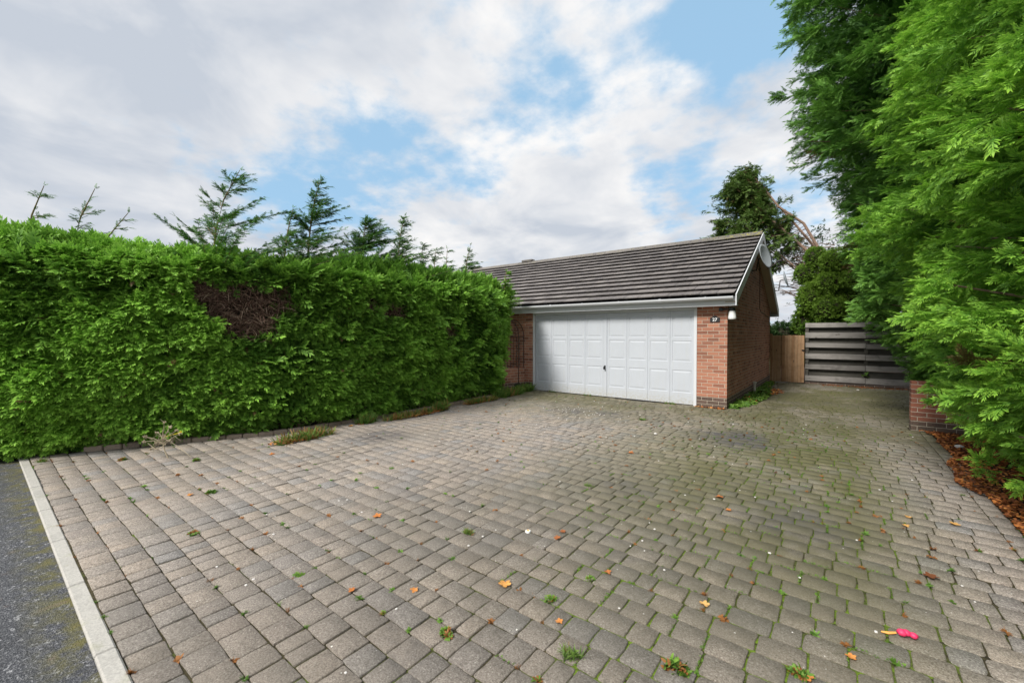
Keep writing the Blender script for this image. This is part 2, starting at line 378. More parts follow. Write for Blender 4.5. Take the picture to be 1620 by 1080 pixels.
def paint(name, col, rough=.35, dirt=.15, low=False, spec=.45):
    t = mat(name); n = t.noise(t.pos, 2.5, 6, .7); f = t.noise(t.pos, 25, 3)
    c = t.mix(t.rng(n, .4, .8, 0, dirt), col, tuple(x * .6 for x in col))
    if low:
        s = t.add('ShaderNodeSeparateXYZ', i={0: t.pos})
        c = t.mix(t.math('MULTIPLY', t.rng(s.outputs[2], .28, .02), t.rng(f, .4, .75, .1, .8)), c, (.36, .32, .22))
        st = t.add('ShaderNodeMapping', i={'Vector': t.pos, 'Scale': (22, 22, 1.2)}).outputs[0]
        c = t.mix(t.rng(t.noise(st, 1, 3), .5, .8, 0, .16), c, (.45, .43, .36))
    return fin(t, c, rough, f, .05, .003, spec=spec)
M['door'] = paint('white_door_paint', (.48, .51, .56), .42, .14, True)
M['upvc'] = paint('white_plastic', (.60, .62, .65), .35, .12)
M['cream'] = paint('weathered_soffit_board', (.44, .36, .27), .6, .3)
M['black'] = paint('black_plastic', (.02, .02, .022), .4, 0)
M['iron'] = paint('black_iron', (.035, .028, .026), .6, 0)
M['dish'] = paint('grey_dish', (.36, .40, .43), .45, .2)
M['frost'] = paint('frosted_glass', (.75, .76, .76), .3, .05)
M['white'] = paint('white_lettering', (.85, .85, .85), .5, 0)
M['pipe'] = paint('old_white_pipe', (.5, .48, .42), .6, .5)
M['pink'] = paint('pink_petals', (.70, .035, .12), .5, .1)
M['orange'] = paint('orange_stalk', (.75, .35, .08), .6, .1)
M['yellow'] = paint('yellow_petals', (.85, .62, .02), .6, .1)
def wood(name, ramp, axis='x', rough=.8):
    t = mat(name); ti = attr(t)
    sc_ = (1.2, 30, 30) if axis == 'x' else (30, 30, 1.0)
    v = t.add('ShaderNodeMapping', i={'Vector': t.pos, 'Scale': sc_}).outputs[0]
    off = t.add('ShaderNodeCombineXYZ', i={0: t.math('MULTIPLY', ti, 37.0), 1: 0.0, 2: t.math('MULTIPLY', ti, 11.0)}).outputs[0]
    v = t.add('ShaderNodeVectorMath', operation='ADD', i={0: v, 1: off}).outputs[0]
    n = t.noise(v, 1, 6, .7, .8); k = t.noise(t.pos, 5, 3)
    c = t.ramp(t.math('ADD', t.math('MULTIPLY', n, .75), t.math('MULTIPLY', ti, .25)), ramp)
    kn = t.add('ShaderNodeTexVoronoi', i={'Vector': t.add('ShaderNodeMapping', i={'Vector': t.pos, 'Scale': (3.2, 3, 7) if axis == 'x' else (8, 3, 2.2)}).outputs[0], 'Scale': 1.0}).outputs['Distance']
    c = t.mix(t.rng(kn, .13, .06, 0, .75), c, (.05, .04, .035))
    c = t.mix(t.rng(k, .5, .8, 0, .4), c, tuple(x * .4 for x in ramp[0][1]))
    return fin(t, c, rough, n, .6, .006, spec=.2)
M['greywood'] = wood('weathered_grey_wood', [(.25, (.10, .094, .09)), (.5, (.23, .218, .205)), (.75, (.40, .38, .36))])
M['greyback'] = wood('shaded_grey_wood', [(.2, (.03, .03, .026)), (.5, (.08, .076, .066)), (.8, (.15, .145, .125))])  # darker copy of the fence wood, shade in the board gaps painted in
M['gatewood'] = wood('brown_gate_wood', [(.2, (.19, .105, .055)), (.5, (.36, .215, .115)), (.8, (.52, .37, .24))], 'z')
t = mat('fallen_leaf'); ti = attr(t); n = t.noise(t.pos, 90, 3)
c = t.ramp(ti, [(0, (.10, .035, .015)), (.3, (.30, .10, .035)), (.55, (.55, .20, .05)), (.75, (.70, .36, .10)), (1, (.62, .46, .20))])
M['leaf'] = fin(t, t.mix(t.rng(n, .4, .75, 0, .4), c, (.12, .05, .02)), .7, spec=.25, trans=.12)

# ------------------------------------------------------------------ foliage engine
def frond(seed, n=6, w=.13, droop=.25, side=.42):
    """feathery flat spray, unit length along +x, returns verts, quads, tipness"""
    r = np.random.default_rng(seed); V = []; F = []; T = []
    def zc(x): return -droop * x * x
    def quad(a, d, L, wd, t0):
        d = d / np.linalg.norm(d); s_ = np.array([-d[1], d[0], 0]); o = len(V)
        m = a + d * L * .5; e = a + d * L
        for p, tt in ((a, t0), (m + s_ * wd, .5 + .4 * t0), (e, 1.0), (m - s_ * wd, .5 + .4 * t0)):
            q = p.copy(); q[2] = zc(q[0]) + r.uniform(-.02, .02) - .15 * abs(q[1]); V.append(q); T.append(tt)
        F.append([o, o + 1, o + 2, o + 3])
    for i in range(n):
        x = .10 + .72 * i / n
        for sgn in (1, -1):
            L = side * (1 - .55 * i / n) * r.uniform(.75, 1.15); an = R(r.uniform(32, 52))
            quad(np.array([x + r.uniform(-.03, .03), 0, 0]), np.array([math.cos(an), sgn * math.sin(an), 0]), L, w * L * 1.1, .3 * i / n)
    quad(np.array([.0, 0, 0]), np.array([1., 0, 0]), .7, .030, 0); quad(np.array([.62, 0, 0]), np.array([1., r.uniform(-.1, .1), 0]), .38, .05, .4)
    return np.array(V), np.array(F), np.array(T)
def leafblob(seed, n=5, w=.38):
    r = np.random.default_rng(seed); V = []; F = []; T = []
    for i in range(n):
        a = np.array([r.uniform(0, .5), r.uniform(-.2, .2), r.uniform(-.2, .2)]); d = np.array([1., r.uniform(-1, 1), r.uniform(-.7, .7)]); d /= np.linalg.norm(d)
        s_ = np.cross(d, [0, r.uniform(-.4, .4), 1.]); s_ /= np.linalg.norm(s_); L = r.uniform(.35, .6); o = len(V)
        V += [a, a + d * L * .5 + s_ * w * L * .6, a + d * L, a + d * L * .5 - s_ * w * L * .6]; T += [.2, .6, 1, .6]; F.append([o, o + 1, o + 2, o + 3])
    return np.array(V), np.array(F), np.array(T)
FR = [frond(i) for i in range(6)]
FRL = [frond(20 + i, n=4, w=.20, side=.46) for i in range(5)]
FRN = [frond(60 + i, n=6, w=.10, side=.40, droop=.22) for i in range(6)]
FRS = [frond(40 + i, n=9, w=.075, side=.38, droop=.22) for i in range(6)]
LB = [leafblob(i) for i in range(6)]
def unit(a): return a / np.maximum(np.linalg.norm(a, axis=1, keepdims=True), 1e-9)
def scatter(name, tmpl, P, Dr, N, S, tint, m, parent=None, base=None):
    X = unit(Dr); Z = N - (N * X).sum(1, keepdims=True) * X; Z = unit(Z + 1e-6); Y = np.cross(Z, X)
    k = rng.integers(0, len(tmpl), len(P)); VV = []; FF = []; TT = []; TP = []; off = 0
    for i, (tv, tf, tt) in enumerate(tmpl):
        s = np.nonzero(k == i)[0]
        if not len(s): continue
        v = P[s, None, :] + S[s, None, None] * (tv[None, :, 0:1] * X[s, None, :] + tv[None, :, 1:2] * Y[s, None, :] + tv[None, :, 2:3] * Z[s, None, :])
        VV.append(v.reshape(-1, 3)); f = tf[None] + (np.arange(len(s)) * len(tv))[:, None, None] + off
        FF.append(f.reshape(-1, tf.shape[1])); TT.append(np.repeat(tint[s], len(tv))); TP.append(np.tile(tt, len(s))); off += len(s) * len(tv)
    return npmesh(name, np.concatenate(VV), np.concatenate(FF), m, parent, np.concatenate(TT), base, tip=np.concatenate(TP))
def tufts(P, N, per, size, spread=.75, up=.0, inset=.05):
    """per fronds fanned from every tuft centre"""
    n = len(P); P = np.repeat(P, per, 0); N = np.repeat(N, per, 0); j = rng.normal(0, 1, (n * per, 3))
    axis = np.repeat(unit(rng.normal(0, 1, (n, 3)) * .45 + np.array([0, 0, 0])), per, 0) * .3
    Dr = unit(N + axis + j * spread * .55 + np.array([0, 0, up]))
    Nn = unit(np.array([0, 0, .8]) + N * .5 + rng.normal(0, .45, Dr.shape))
    S = size * rng.uniform(.65, 1.25, len(P))
    return P - N * inset + j * .02, Dr, Nn, S

# ================================================================== SETTING
# one sheet of ground to the horizon
npmesh('ground', [(-600, -600, -.10), (600, -600, -.10), (600, 600, -.10), (-600, 600, -.10)], np.array([[0, 1, 2, 3]]), M['ground'])['kind'] = 'structure'
tag(npmesh('road', [(-60, -7, -.018), (60, -7, -.018), (60, .36, -.018), (-60, .36, -.018)], np.array([[0, 1, 2, 3]]), M['asphalt']), kind='structure')
# left-hand border line of the drive (x as a function of y)
KL = [(.42, -8.35), (.9, -7.97), (1.45, -7.76), (1.96, -7.46), (2.7, -7.06), (3.5, -6.86), (4.6, -6.80), (6.2, -6.78), (7.7, -6.86), (9.0, -6.98), (9.72, -7.0)]
def kx(y): return float(np.interp(y, [a for a, _ in KL], [b for _, b in KL]))
def zg(x, y): return (.010 * np.sin(x * 1.3 + .5) * np.cos(y * .9) + .006 * np.sin(x * 3.1 + y * 2.3))
GX = np.linspace(-8.8, 1.75, 96); GY = np.linspace(.425, 17.2, 130)
gx_, gy_ = np.meshgrid(GX, GY); gz_ = zg(gx_, gy_) - .0085
idx = np.arange(gx_.size).reshape(gx_.shape)
tag(npmesh('drive_bed', np.stack([gx_.ravel(), gy_.ravel(), gz_.ravel()], 1), np.stack([idx[:-1, :-1].ravel(), idx[:-1, 1:].ravel(), idx[1:, 1:].ravel(), idx[1:, :-1].ravel()], 1), M['joint'], smooth=True), kind='structure')
# paving blocks: courses parallel to the garage front, three lengths
blocks = []
y = .438; pitch = .1625
while y < 16.45:
    x = (kx(min(y + .09, 9.7)) if y < 9.62 else -1.88) + random.uniform(0, .02)
    if y >= 9.55 and y < 9.72: x = -7.0
    xr = 1.0 if y < 9.45 else (.88 if y < 9.76 else 1.62)
    while x < xr:
        L = random.choice((.104, .128, .155, .155, .178, .208))
        if xr - x - L < .07: L = xr - x
        if L > .03: blocks.append((x, y + random.gauss(0, .0012), L, .1555))
        x += L + .0085
    y += pitch
yy = .445
while yy < 9.5:
    L = random.choice((.175, .235)); blocks.append((1.008, yy, .12, L - .006)); yy += L
B = np.array(blocks); n = len(B)
g = .0048
ux = []; cr = .016
for (a, b, c_, d_) in ((0, 0, 0, 1), (0, 0, 1, 0), (1, 0, -1, 0), (1, 0, 0, 1), (1, 1, 0, -1), (1, 1, -1, 0), (0, 1, 1, 0), (0, 1, 0, -1)): ux.append((a, b, c_, d_))
crn = rng.uniform(.3, 1, (n, 4)) * (.009 + .022 * np.clip((B[:, 0] + 2.2) / 2.4, 0, 1))[:, None]; V = np.zeros((n, 3, 16, 3)); 
order = []
for ci, (a, b) in enumerate(((0, 0), (1, 0), (1, 1), (0, 1))):
    sx, sy = (1 if a == 0 else -1), (1 if b == 0 else -1)
    # two chamfer points and a mid point, then the middle of the next side
    pts = [(0, sy, ), ]
    order.append((a, b, sx, sy))
for ring, (ins, zz_) in enumerate(((0.0, -.026), (0.0, -.0038), (.0042, 0.0))):
    k = 0
    for ci, (a, b, sx, sy) in enumerate(order):
        cx = B[:, 0] + np.where(a, B[:, 2], 0) + (g + ins) * sx * 0 + sx * (ins); cy = B[:, 1] + np.where(b, B[:, 3], 0) + sy * (ins)
        c_ = crn[:, ci]
        first, last = ((0, c_), (c_, 0)) if ci in (0, 2) else ((c_, 0), (0, c_))
        seq = [first, (c_ * .28, c_ * .28), last]
        for (dx, dy) in seq:
            V[:, ring, k, 0] = cx + sx * dx; V[:, ring, k, 1] = cy + sy * dy; k += 1
        # midpoint of the following side, with a small wobble
        na, nb = order[(ci + 1) % 4][:2]
        V[:, ring, k, 0] = B[:, 0] + B[:, 2] * (a + na) / 2 + (sx * ins if a == na else 0); V[:, ring, k, 1] = B[:, 1] + B[:, 3] * (b + nb) / 2 + (sy * ins if b == nb else 0); k += 1
wc = np.repeat(rng.normal(0, .0022, (n, 4, 1, 2)), 3, 2); wm = rng.normal(0, .0016, (n, 4, 1, 2)); V[..., :2] += np.concatenate([wc, wm], 2).reshape(n, 1, 16, 2)
tilt = rng.normal(0, .0085, (n, 2)); lift = rng.normal(0, .0016, n)
for ring, zz_ in enumerate((-.026, -.0038, 0.0)):
    V[:, ring, :, 2] = zz_ + lift[:, None] + zg(B[:, 0] + B[:, 2] / 2, B[:, 1] + B[:, 3] / 2)[:, None] + (V[:, ring, :, 0] - (B[:, 0] + B[:, 2] / 2)[:, None]) * tilt[:, :1] + (V[:, ring, :, 1] - (B[:, 1] + B[:, 3] / 2)[:, None]) * tilt[:, 1:]
o = (np.arange(n) * 48)[:, None]
tops = o + np.arange(32, 48)[None]
sides = []
for rg in (0, 1):
    for k in range(16): sides.append(o + np.array([[rg * 16 + k, rg * 16 + (k + 1) % 16, (rg + 1) * 16 + (k + 1) % 16, (rg + 1) * 16 + k]]))
tint = np.repeat(rng.uniform(0, 1, n), 48)
tag(npmesh('driveway', V.reshape(-1, 3), [tops, np.concatenate(sides)], M['paver'], tint=tint), kind='structure')
# kerb at the road
kb = MB(); x = -8.35
while x < 9:
    L = .915; kb.box(x, x + L - .008, .350, .432, -.12, .004 + random.uniform(-.003, .003), bev=.008); x += L
tag(kb.build('kerb', M['kerb']), kind='structure')
# raised edging blocks along the planting bed on the left
eb = MB(); s_ = 0; pts = [Vector((x, y, 0)) for (y, x) in KL if y > .8 and y < 9.6]
for a, b in zip(pts[:-1], pts[1:]):
    d = (b - a); nb = max(1, round(d.length / .22)); 
    for i in range(nb):
        p = a + d * (i + .5) / nb; an = math.atan2(d.y, d.x) + random.uniform(-.03, .03)
        Mx = Matrix.Translation(p + Vector((random.uniform(-.008, .008), 0, 0))) @ Matrix.Rotation(an, 4, 'Z')
        hl = d.length / nb / 2 - .004
        eb.box(-hl, hl, -.0, .115, -.08, .062 + random.uniform(-.006, .006), bev=.012, M=Mx)
tag(eb.build('edging', M['edging']), kind='structure')
# beds
def bed(name, poly, z, m):
    mb = MB(); mb.poly([(x, y, z) for x, y in poly], [tuple(range(len(poly)))]); o = mb.build(name, m); o['kind'] = 'structure'; return o
bed('planting_bed', [(-8.5, .36)] + [(x - .1, y) for (y, x) in KL] + [(-12, 9.7), (-12, -1.0), (-8.6, -1.0)], .015, M['soil'])
bed('hedge_border', [(1.13, .44), (4.2, .44), (4.2, 9.5), (1.13, 9.5)], .012, M['soil'])
bed('garden_soil', [(-2.4, 16.46), (7, 16.46), (7, 26), (-2.4, 26)], .004, M['soil'])

# ================================================================== GARAGE
WX0, WX1, WY0, WY1 = -14.6, -1.90, 9.74, 16.30       # wall faces
DX0, DX1, DZ = -6.86, -2.50, 2.16                     # door opening incl. frame
XE = -1.70; EAVE_Y = 9.42; RIDGE_Y = 13.02; RZ = 4.26; EZ = 2.36
G = empty('garage', (-6, 13, 0), 'long brown tiled brick garage with a wide white up-and-over door', 'garage')
slope = (RZ - EZ) / (RIDGE_Y - EAVE_Y); ang = math.atan(slope)
wb = MB()
def gz(yv): return EZ - .10 + slope * (min(yv, 2 * RIDGE_Y - yv) - EAVE_Y)
# front wall pieces, side gable, rear and far walls (0.22 thick)
wb.box(WX0, DX0, WY0, WY0 + .22, -.1, 2.24); wb.box(DX1, WX1, WY0, WY0 + .22, -.1, 2.24)
wb.box(DX0 - .0, DX1 + .0, WY0 + .003, WY0 + .217, 2.165, 2.24)
gab = [(WY0 + .22, -.1), (WY1, -.1), (WY1, gz(WY1)), (RIDGE_Y, gz(RIDGE_Y)), (WY0 + .22, gz(WY0 + .22))]
for (xa, xb) in ((WX1 - .22, WX1), (WX0, WX0 + .22)):
    P = [(xa, a, b) for a, b in gab] + [(xb, a, b) for a, b in gab]; k = len(gab)
    wb.poly(P, [(i, (i + 1) % k, k + (i + 1) % k, k + i) for i in range(k)] + [tuple(range(k)), tuple(range(k, 2 * k))])
wb.poly([(WX1, WY0, 2.24), (WX1, WY0 + .22, 2.24), (WX1, WY0 + .22, gz(WY0 + .22)), (WX1, WY0, gz(WY0)), (WX1 - .22, WY0, 2.24), (WX1 - .22, WY0 + .22, 2.24), (WX1 - .22, WY0 + .22, gz(WY0 + .22)), (WX1 - .22, WY0, gz(WY0))], [(0, 1, 2, 3), (4, 5, 6, 7), (0, 3, 7, 4), (1, 2, 6, 5), (2, 3, 7, 6)])
wb.box(WX0 + .22, WX1 - .22, WY1 - .22, WY1, -.1, 2.24)
wb.build('wall', M['brick'], G)
# roof tiles
rf = MB(); sl_len = math.hypot(RIDGE_Y - EAVE_Y, RZ - EZ); rows = 14; ga = sl_len / rows
for sgn in (1, -1):
    for r_ in range(rows):
        x = XE - .02 - (.165 if r_ % 2 else 0); first = True
        xs = [XE - .01]
        while xs[-1] > -15.0:
            xs.append((XE - .01 - .165) if (len(xs) == 1 and r_ % 2) else xs[-1] - .33)
        for a, b in zip(xs[:-1], xs[1:]):
            s0, s1 = r_ * ga - .02, (r_ + 1) * ga + .045
            lift = random.uniform(-.002, .002)
            def P(s, h): return (EAVE_Y + (s * math.cos(ang) - h * math.sin(ang)), EZ + s * math.sin(ang) + h * math.cos(ang))
            y0, z0 = P(s0, .078 + lift); y0b, z0b = P(s0, .058 + lift); y1, z1 = P(s1, .006 + lift); y1b, z1b = P(s1, -.008)
            if sgn < 0: y0, y0b, y1, y1b = [2 * RIDGE_Y - q for q in (y0, y0b, y1, y1b)]
            xa, xb = a - .005, b + .005
            rf.poly([(xa, y0, z0), (xb, y0, z0), (xb, y1, z1), (xa, y1, z1), (xa, y0b, z0b), (xb, y0b, z0b), (xb, y1b, z1b), (xa, y1b, z1b)],
                    [(0, 1, 2, 3), (4, 7, 6, 5), (0, 4, 5, 1), (1, 5, 6, 2), (2, 6, 7, 3), (3, 7, 4, 0)], random.random())
roof = rf.build('roof', M['tile'], G)
und = MB()
for sgn in (1, -1):
    f = (lambda q: q) if sgn > 0 else (lambda q: 2 * RIDGE_Y - q)
    und.poly([(XE - .03, f(EAVE_Y + .02), EZ - .01), (-15, f(EAVE_Y + .02), EZ - .01), (-15, f(RIDGE_Y), RZ - .01), (XE - .03, f(RIDGE_Y), RZ - .01)], [(0, 1, 2, 3)], .1)
und.build('roof_felt', M['black'], roof)
rd = MB(); x = XE
while x > -15:
    L = .45; prof = [(RIDGE_Y + math.sin(a) * .125, RZ - .055 + math.cos(a) * (.125 + random.uniform(-.001, .001))) for a in np.linspace(-1.75, 1.75, 9)]
    inn = [(RIDGE_Y + math.sin(a) * .105, RZ - .055 + math.cos(a) * .105) for a in np.linspace(1.75, -1.75, 9)]
    rd.extrude(prof + inn, 'x', x, x - L + .006, random.random()); x -= L
rd.build('ridge_tile', M['tile'], roof)
for xx in (-9.40, -12.05):
    v = MB(); v.box(xx - .24, xx + .24, RIDGE_Y - .11, RIDGE_Y + .11, RZ + .045, RZ + .125, .2, bev=.015); v.box(xx - .2, xx + .2, RIDGE_Y - .08, RIDGE_Y + .08, RZ + .02, RZ + .05, .2); v.build('ridge_vent', M['tile'], roof)
# fascia, soffit, bargeboards
fa = MB(); FY = EAVE_Y + .075
fa.box(-15, XE - .002, FY, FY + .02, 2.155, 2.345, bev=.003); fa.build('fascia', M['upvc'], G)
fa = MB(); fa.box(-15, XE - .002, 2 * RIDGE_Y - FY - .02, 2 * RIDGE_Y - FY, 2.155, 2.345, bev=.003); fa.build('fascia', M['upvc'], G)
so_ = MB(); so_.box(-15, WX1 + .16, FY + .022, WY0 - .002, 2.165, 2.175); so_.box(-15, WX1 + .16, WY1 + .002, 2 * RIDGE_Y - FY - .022, 2.165, 2.175); so_.build('soffit', M['upvc'], G)
for sgn in (1, -1):
    f = (lambda q: q) if sgn > 0 else (lambda q: 2 * RIDGE_Y - q)
    bb = MB(); ya, yb = EAVE_Y + .02, RIDGE_Y; za, zb = EZ + .0, RZ + .0; dz = .175
    prof = [(f(ya), za - .205), (f(ya + .30), za + slope * .28 - dz - .015), (f(yb), zb - dz), (f(yb), zb + .02), (f(ya), za + .02)]
    P = [(XE - .0, a, b) for a, b in prof] + [(XE + .022, a, b) for a, b in prof]; k = 5
    bb.poly(P, [(i, (i + 1) % k, k + (i + 1) % k, k + i) for i in range(k)] + [tuple(range(k)), tuple(range(k, 2 * k))]); bb.build('bargeboard', M['upvc'], G)
    sf = MB(); y0s, z0s = ya + .04, za - .12
    sf.poly([(WX1 + .003, f(y0s), z0s), (XE - .004, f(y0s), z0s), (XE - .004, f(yb), zb - .13), (WX1 + .003, f(yb), zb - .13),
             (WX1 + .003, f(y0s), z0s - .012), (XE - .004, f(y0s), z0s - .012), (XE - .004, f(yb), zb - .142), (WX1 + .003, f(yb), zb - .142)], [(0, 1, 2, 3), (4, 5, 6, 7), (0, 1, 5, 4), (2, 3, 7, 6), (1, 2, 6, 5), (0, 3, 7, 4)])
    sf.build('verge_soffit', M['cream'], G)
    be = MB(); be.box(WX1 + .165, XE - .004, min(f(FY + .024), f(WY0 + .0)), max(f(FY + .024), f(WY0 + .0)), 2.16, 2.20, bev=.003); be.build('box_end', M['upvc'], G)
# gutter
gu = MB(); gyc = EAVE_Y - .025; gzc = 2.335; r1, r2 = .064, .059
prof = [(gyc + math.sin(a) * r1, gzc - math.cos(a) * r1) for a in np.linspace(-1.62, 1.62, 13)] + [(gyc + math.sin(a) * r2, gzc - math.cos(a) * r2) for a in np.linspace(1.62, -1.62, 13)]
gu.extrude(prof, 'x', -15, XE - .03)
capp = [(gyc + math.sin(a) * (r1 + .003), gzc - math.cos(a) * (r1 + .003)) for a in np.linspace(-1.62, 1.62, 13)]
gu.extrude(capp, 'x', XE - .033, XE - .025)
gut = gu.build('gutter', M['upvc'], G)
for i, x in enumerate(np.arange(-2.25, -14.5, -.95)):
    b = MB(); pr = [(gyc + math.sin(a) * (r1 + .007), gzc - math.cos(a) * (r1 + .007)) for a in np.linspace(-1.75, 1.62, 13)] + [(gyc + math.sin(a) * (r1 + .001), gzc - math.cos(a) * (r1 + .001)) for a in np.linspace(1.62, -1.75, 13)]
    wd = .05 if i % 3 == 1 else .022
    b.extrude(pr, 'x', x, x + wd); b.box(x + .002, x + wd - .002, gyc + .055, FY - .002, gzc - .03, gzc + .02); b.build('gutter_bracket', M['upvc'], gut)
# door
fr = MB(); fr.box(DX0, DX0 + .065, WY0 - .012, WY0 + .09, -.0, DZ, bev=.004); fr.build('door_frame', M['upvc'], G)
fr = MB(); fr.box(DX1 - .065, DX1, WY0 - .012, WY0 + .09, -.0, DZ, bev=.004); fr.build('door_frame', M['upvc'], G)
fr = MB(); fr.box(DX0 + .067, DX1 - .067, WY0 + .0, WY0 + .09, DZ - .055, DZ, bev=.004); fr.build('door_frame', M['upvc'], G)
dd = MB(); dx0, dx1, dz0, dz1 = DX0 + .075, DX1 - .075, .035, DZ - .06; dy = WY0 + .028
cw = (dx1 - dx0 - .10) / 8
rowsz = [(dz0 + .24, dz0 + .74), (dz0 + .93, dz0 + 1.40), (dz0 + 1.47, dz0 + 1.97)]
zb_ = [dz0, dz0 + .84, dz0 + 1.435, dz1]
def ringq(mb, a, b):
    (x0, x1, z0, z1, y0), (u0, u1, w0, w1, y1) = a, b
    mb.poly([(x0, y0, z0), (x1, y0, z0), (x1, y0, z1), (x0, y0, z1), (u0, y1, w0), (u1, y1, w0), (u1, y1, w1), (u0, y1, w1)], [(0, 1, 5, 4), (1, 2, 6, 5), (2, 3, 7, 6), (3, 0, 4, 7)])
for c_ in range(8):
    x0 = dx0 + c_ * cw + (.10 if c_ > 3 else 0); x1 = x0 + cw
    # narrow vertical channel between the pressed columns
    dd.poly([(x0, dy, dz0), (x0 + .007, dy + .009, dz0), (x0 + .007, dy + .009, dz1), (x0, dy, dz1)], [(0, 1, 2, 3)]); dd.poly([(x0 + .007, dy + .009, dz0), (x0 + .014, dy, dz0), (x0 + .014, dy, dz1), (x0 + .007, dy + .009, dz1)], [(0, 1, 2, 3)])
    for r_ in range(3):
        a = (x0 + .014, x1, zb_[r_], zb_[r_ + 1], dy); m_ = .055
        b = (x0 + m_, x1 - m_ + .014, rowsz[r_][0], rowsz[r_][1], dy)
        seq = [a, b]
        for ins, dpt in ((.007, .007), (.020, .0075), (.055, .001), (.060, .001)):
            seq.append((b[0] + ins, b[1] - ins, b[2] + ins, b[3] - ins, dy + dpt))
        for p, q in zip(seq[:-1], seq[1:]): ringq(dd, p, q)
        q = seq[-1]; dd.poly([(q[0], q[4], q[2]), (q[1], q[4], q[2]), (q[1], q[4], q[3]), (q[0], q[4], q[3])], [(0, 1, 2, 3)])
xm = dx0 + 4 * cw
dd.box(xm + .002, xm + .098, dy - .003, dy + .01, dz0, dz1, bev=.003)
dd.box(dx0 - .004, dx1 + .004, dy + .018, dy + .04, dz0, dz1)
dd.box(dx0, dx1, dy - .003, dy + .018, dz0 - .012, dz0 + .003)
door = dd.build('garage_door', M['door'], G)
hb = MB(); hb.box(xm + .03, xm + .07, dy - .018, dy - .006, .70, .80, bev=.004); hb.tube([(xm + .05, dy - .018, .755), (xm + .05, dy - .055, .755)], .012, 10)
hb.tube([(xm + .05, dy - .055, .775), (xm + .05, dy - .06, .715), (xm + .05, dy - .05, .705)], [.016, .02, .012], 8); hb.build('handle', M['black'], door)
gp = MB(); gp.box(DX0 + .06, DX1 - .06, dy + .005, WY0 + .1, -.03, .03); gp.build('door_seal', M['black'], G)
ins_ = MB(); ins_.box(DX0, DX1, WY0 + .10, WY0 + .14, 0, 2.16); ins_.build('door_backing', M['black'], G)
cab = MB(); cab.tube([(WX1 + .012, 13.75, 3.62), (WX1 + .012, 13.98, 3.3), (WX1 + .012, 14.0, 2.32), (WX1 + .012, 14.15, 2.24), (WX1 + .012, 16.25, 2.10)], .008, 5); cab.build('cable', M['black'], G)
# vent pipe by the wall
vp = MB(); vp.tube([(-1.84, 12.9, -.02), (-1.84, 12.9, .27)], .028, 12); vp.tube([(-1.84, 12.9, .262), (-1.84, 12.9, .31)], [.045, .045], 12)
tag(vp.build('vent_pipe', M['pipe'], base=(-1.84, 12.9, 0)), 'short grubby white pipe standing at the foot of the garage side wall', 'pipe')
# house number plate
npl = empty('house_number_sign', (-2.14, WY0 - .01, 1.82), 'small black arched plate with white number 27 on the brick pier', 'house sign')
mb = MB(); pr = [(-.095, -.05), (.095, -.05), (.095, .04), (.07, .045)] + [(.055 * math.cos(a), .045 + .038 * math.sin(a)) for a in np.linspace(.1, math.pi - .1, 9)] + [(-.07, .045), (-.095, .04)]
zc = 1.885; P = [(-2.14 + a, WY0 - .018, zc + b) for a, b in pr] + [(-2.14 + a, WY0 - .003, zc + b) for a, b in pr]; k = len(pr)
mb.poly(P, [(i, (i + 1) % k, k + (i + 1) % k, k + i) for i in range(k)] + [tuple(range(k)), tuple(range(k, 2 * k))]); mb.build('plate', M['black'], npl)
cu = bpy.data.curves.new('number', 'FONT'); cu.body = '27'; cu.size = .095; cu.extrude = .002; cu.align_x = 'CENTER'; cu.align_y = 'CENTER'; cu.offset = .0015
to = bpy.data.objects.new('number', cu); COL.objects.link(to); bpy.context.view_layer.update()
me = bpy.data.meshes.new_from_object(to.evaluated_get(bpy.context.evaluated_depsgraph_get())); bpy.data.objects.remove(to)
lo = link(me, 'number', M['white'], npl); lo.location = Vector((-2.14, WY0 - .0215, zc - .002)) - BASE[npl]; lo.rotation_euler = (R(90), 0, 0)
# outside light on the corner
li = empty('wall_light', (-1.83, WY0 - .06, 1.95), 'black bracket light with a white tapered shade on the garage corner', 'light')
mb = MB(); mb.box(-2.06, -1.98, WY0 - .05, WY0 - .004, 2.06, 2.13, bev=.008); mb.tube([(-1.98, WY0 - .04, 2.095), (-1.86, WY0 - .05, 2.10), (-1.80, WY0 - .06, 2.09)], .018, 8); mb.tube([(-1.80, WY0 - .06, 2.06), (-1.80, WY0 - .06, 2.125)], [.066, .058], 14); mb.build('bracket', M['black'], li)
mb = MB(); mb.tube([(-1.80, WY0 - .06, 2.062), (-1.80, WY0 - .06, 1.91), (-1.80, WY0 - .06, 1.885)], [.058, .078, .068], 16); mb.build('shade', M['frost'], li, smooth=False)
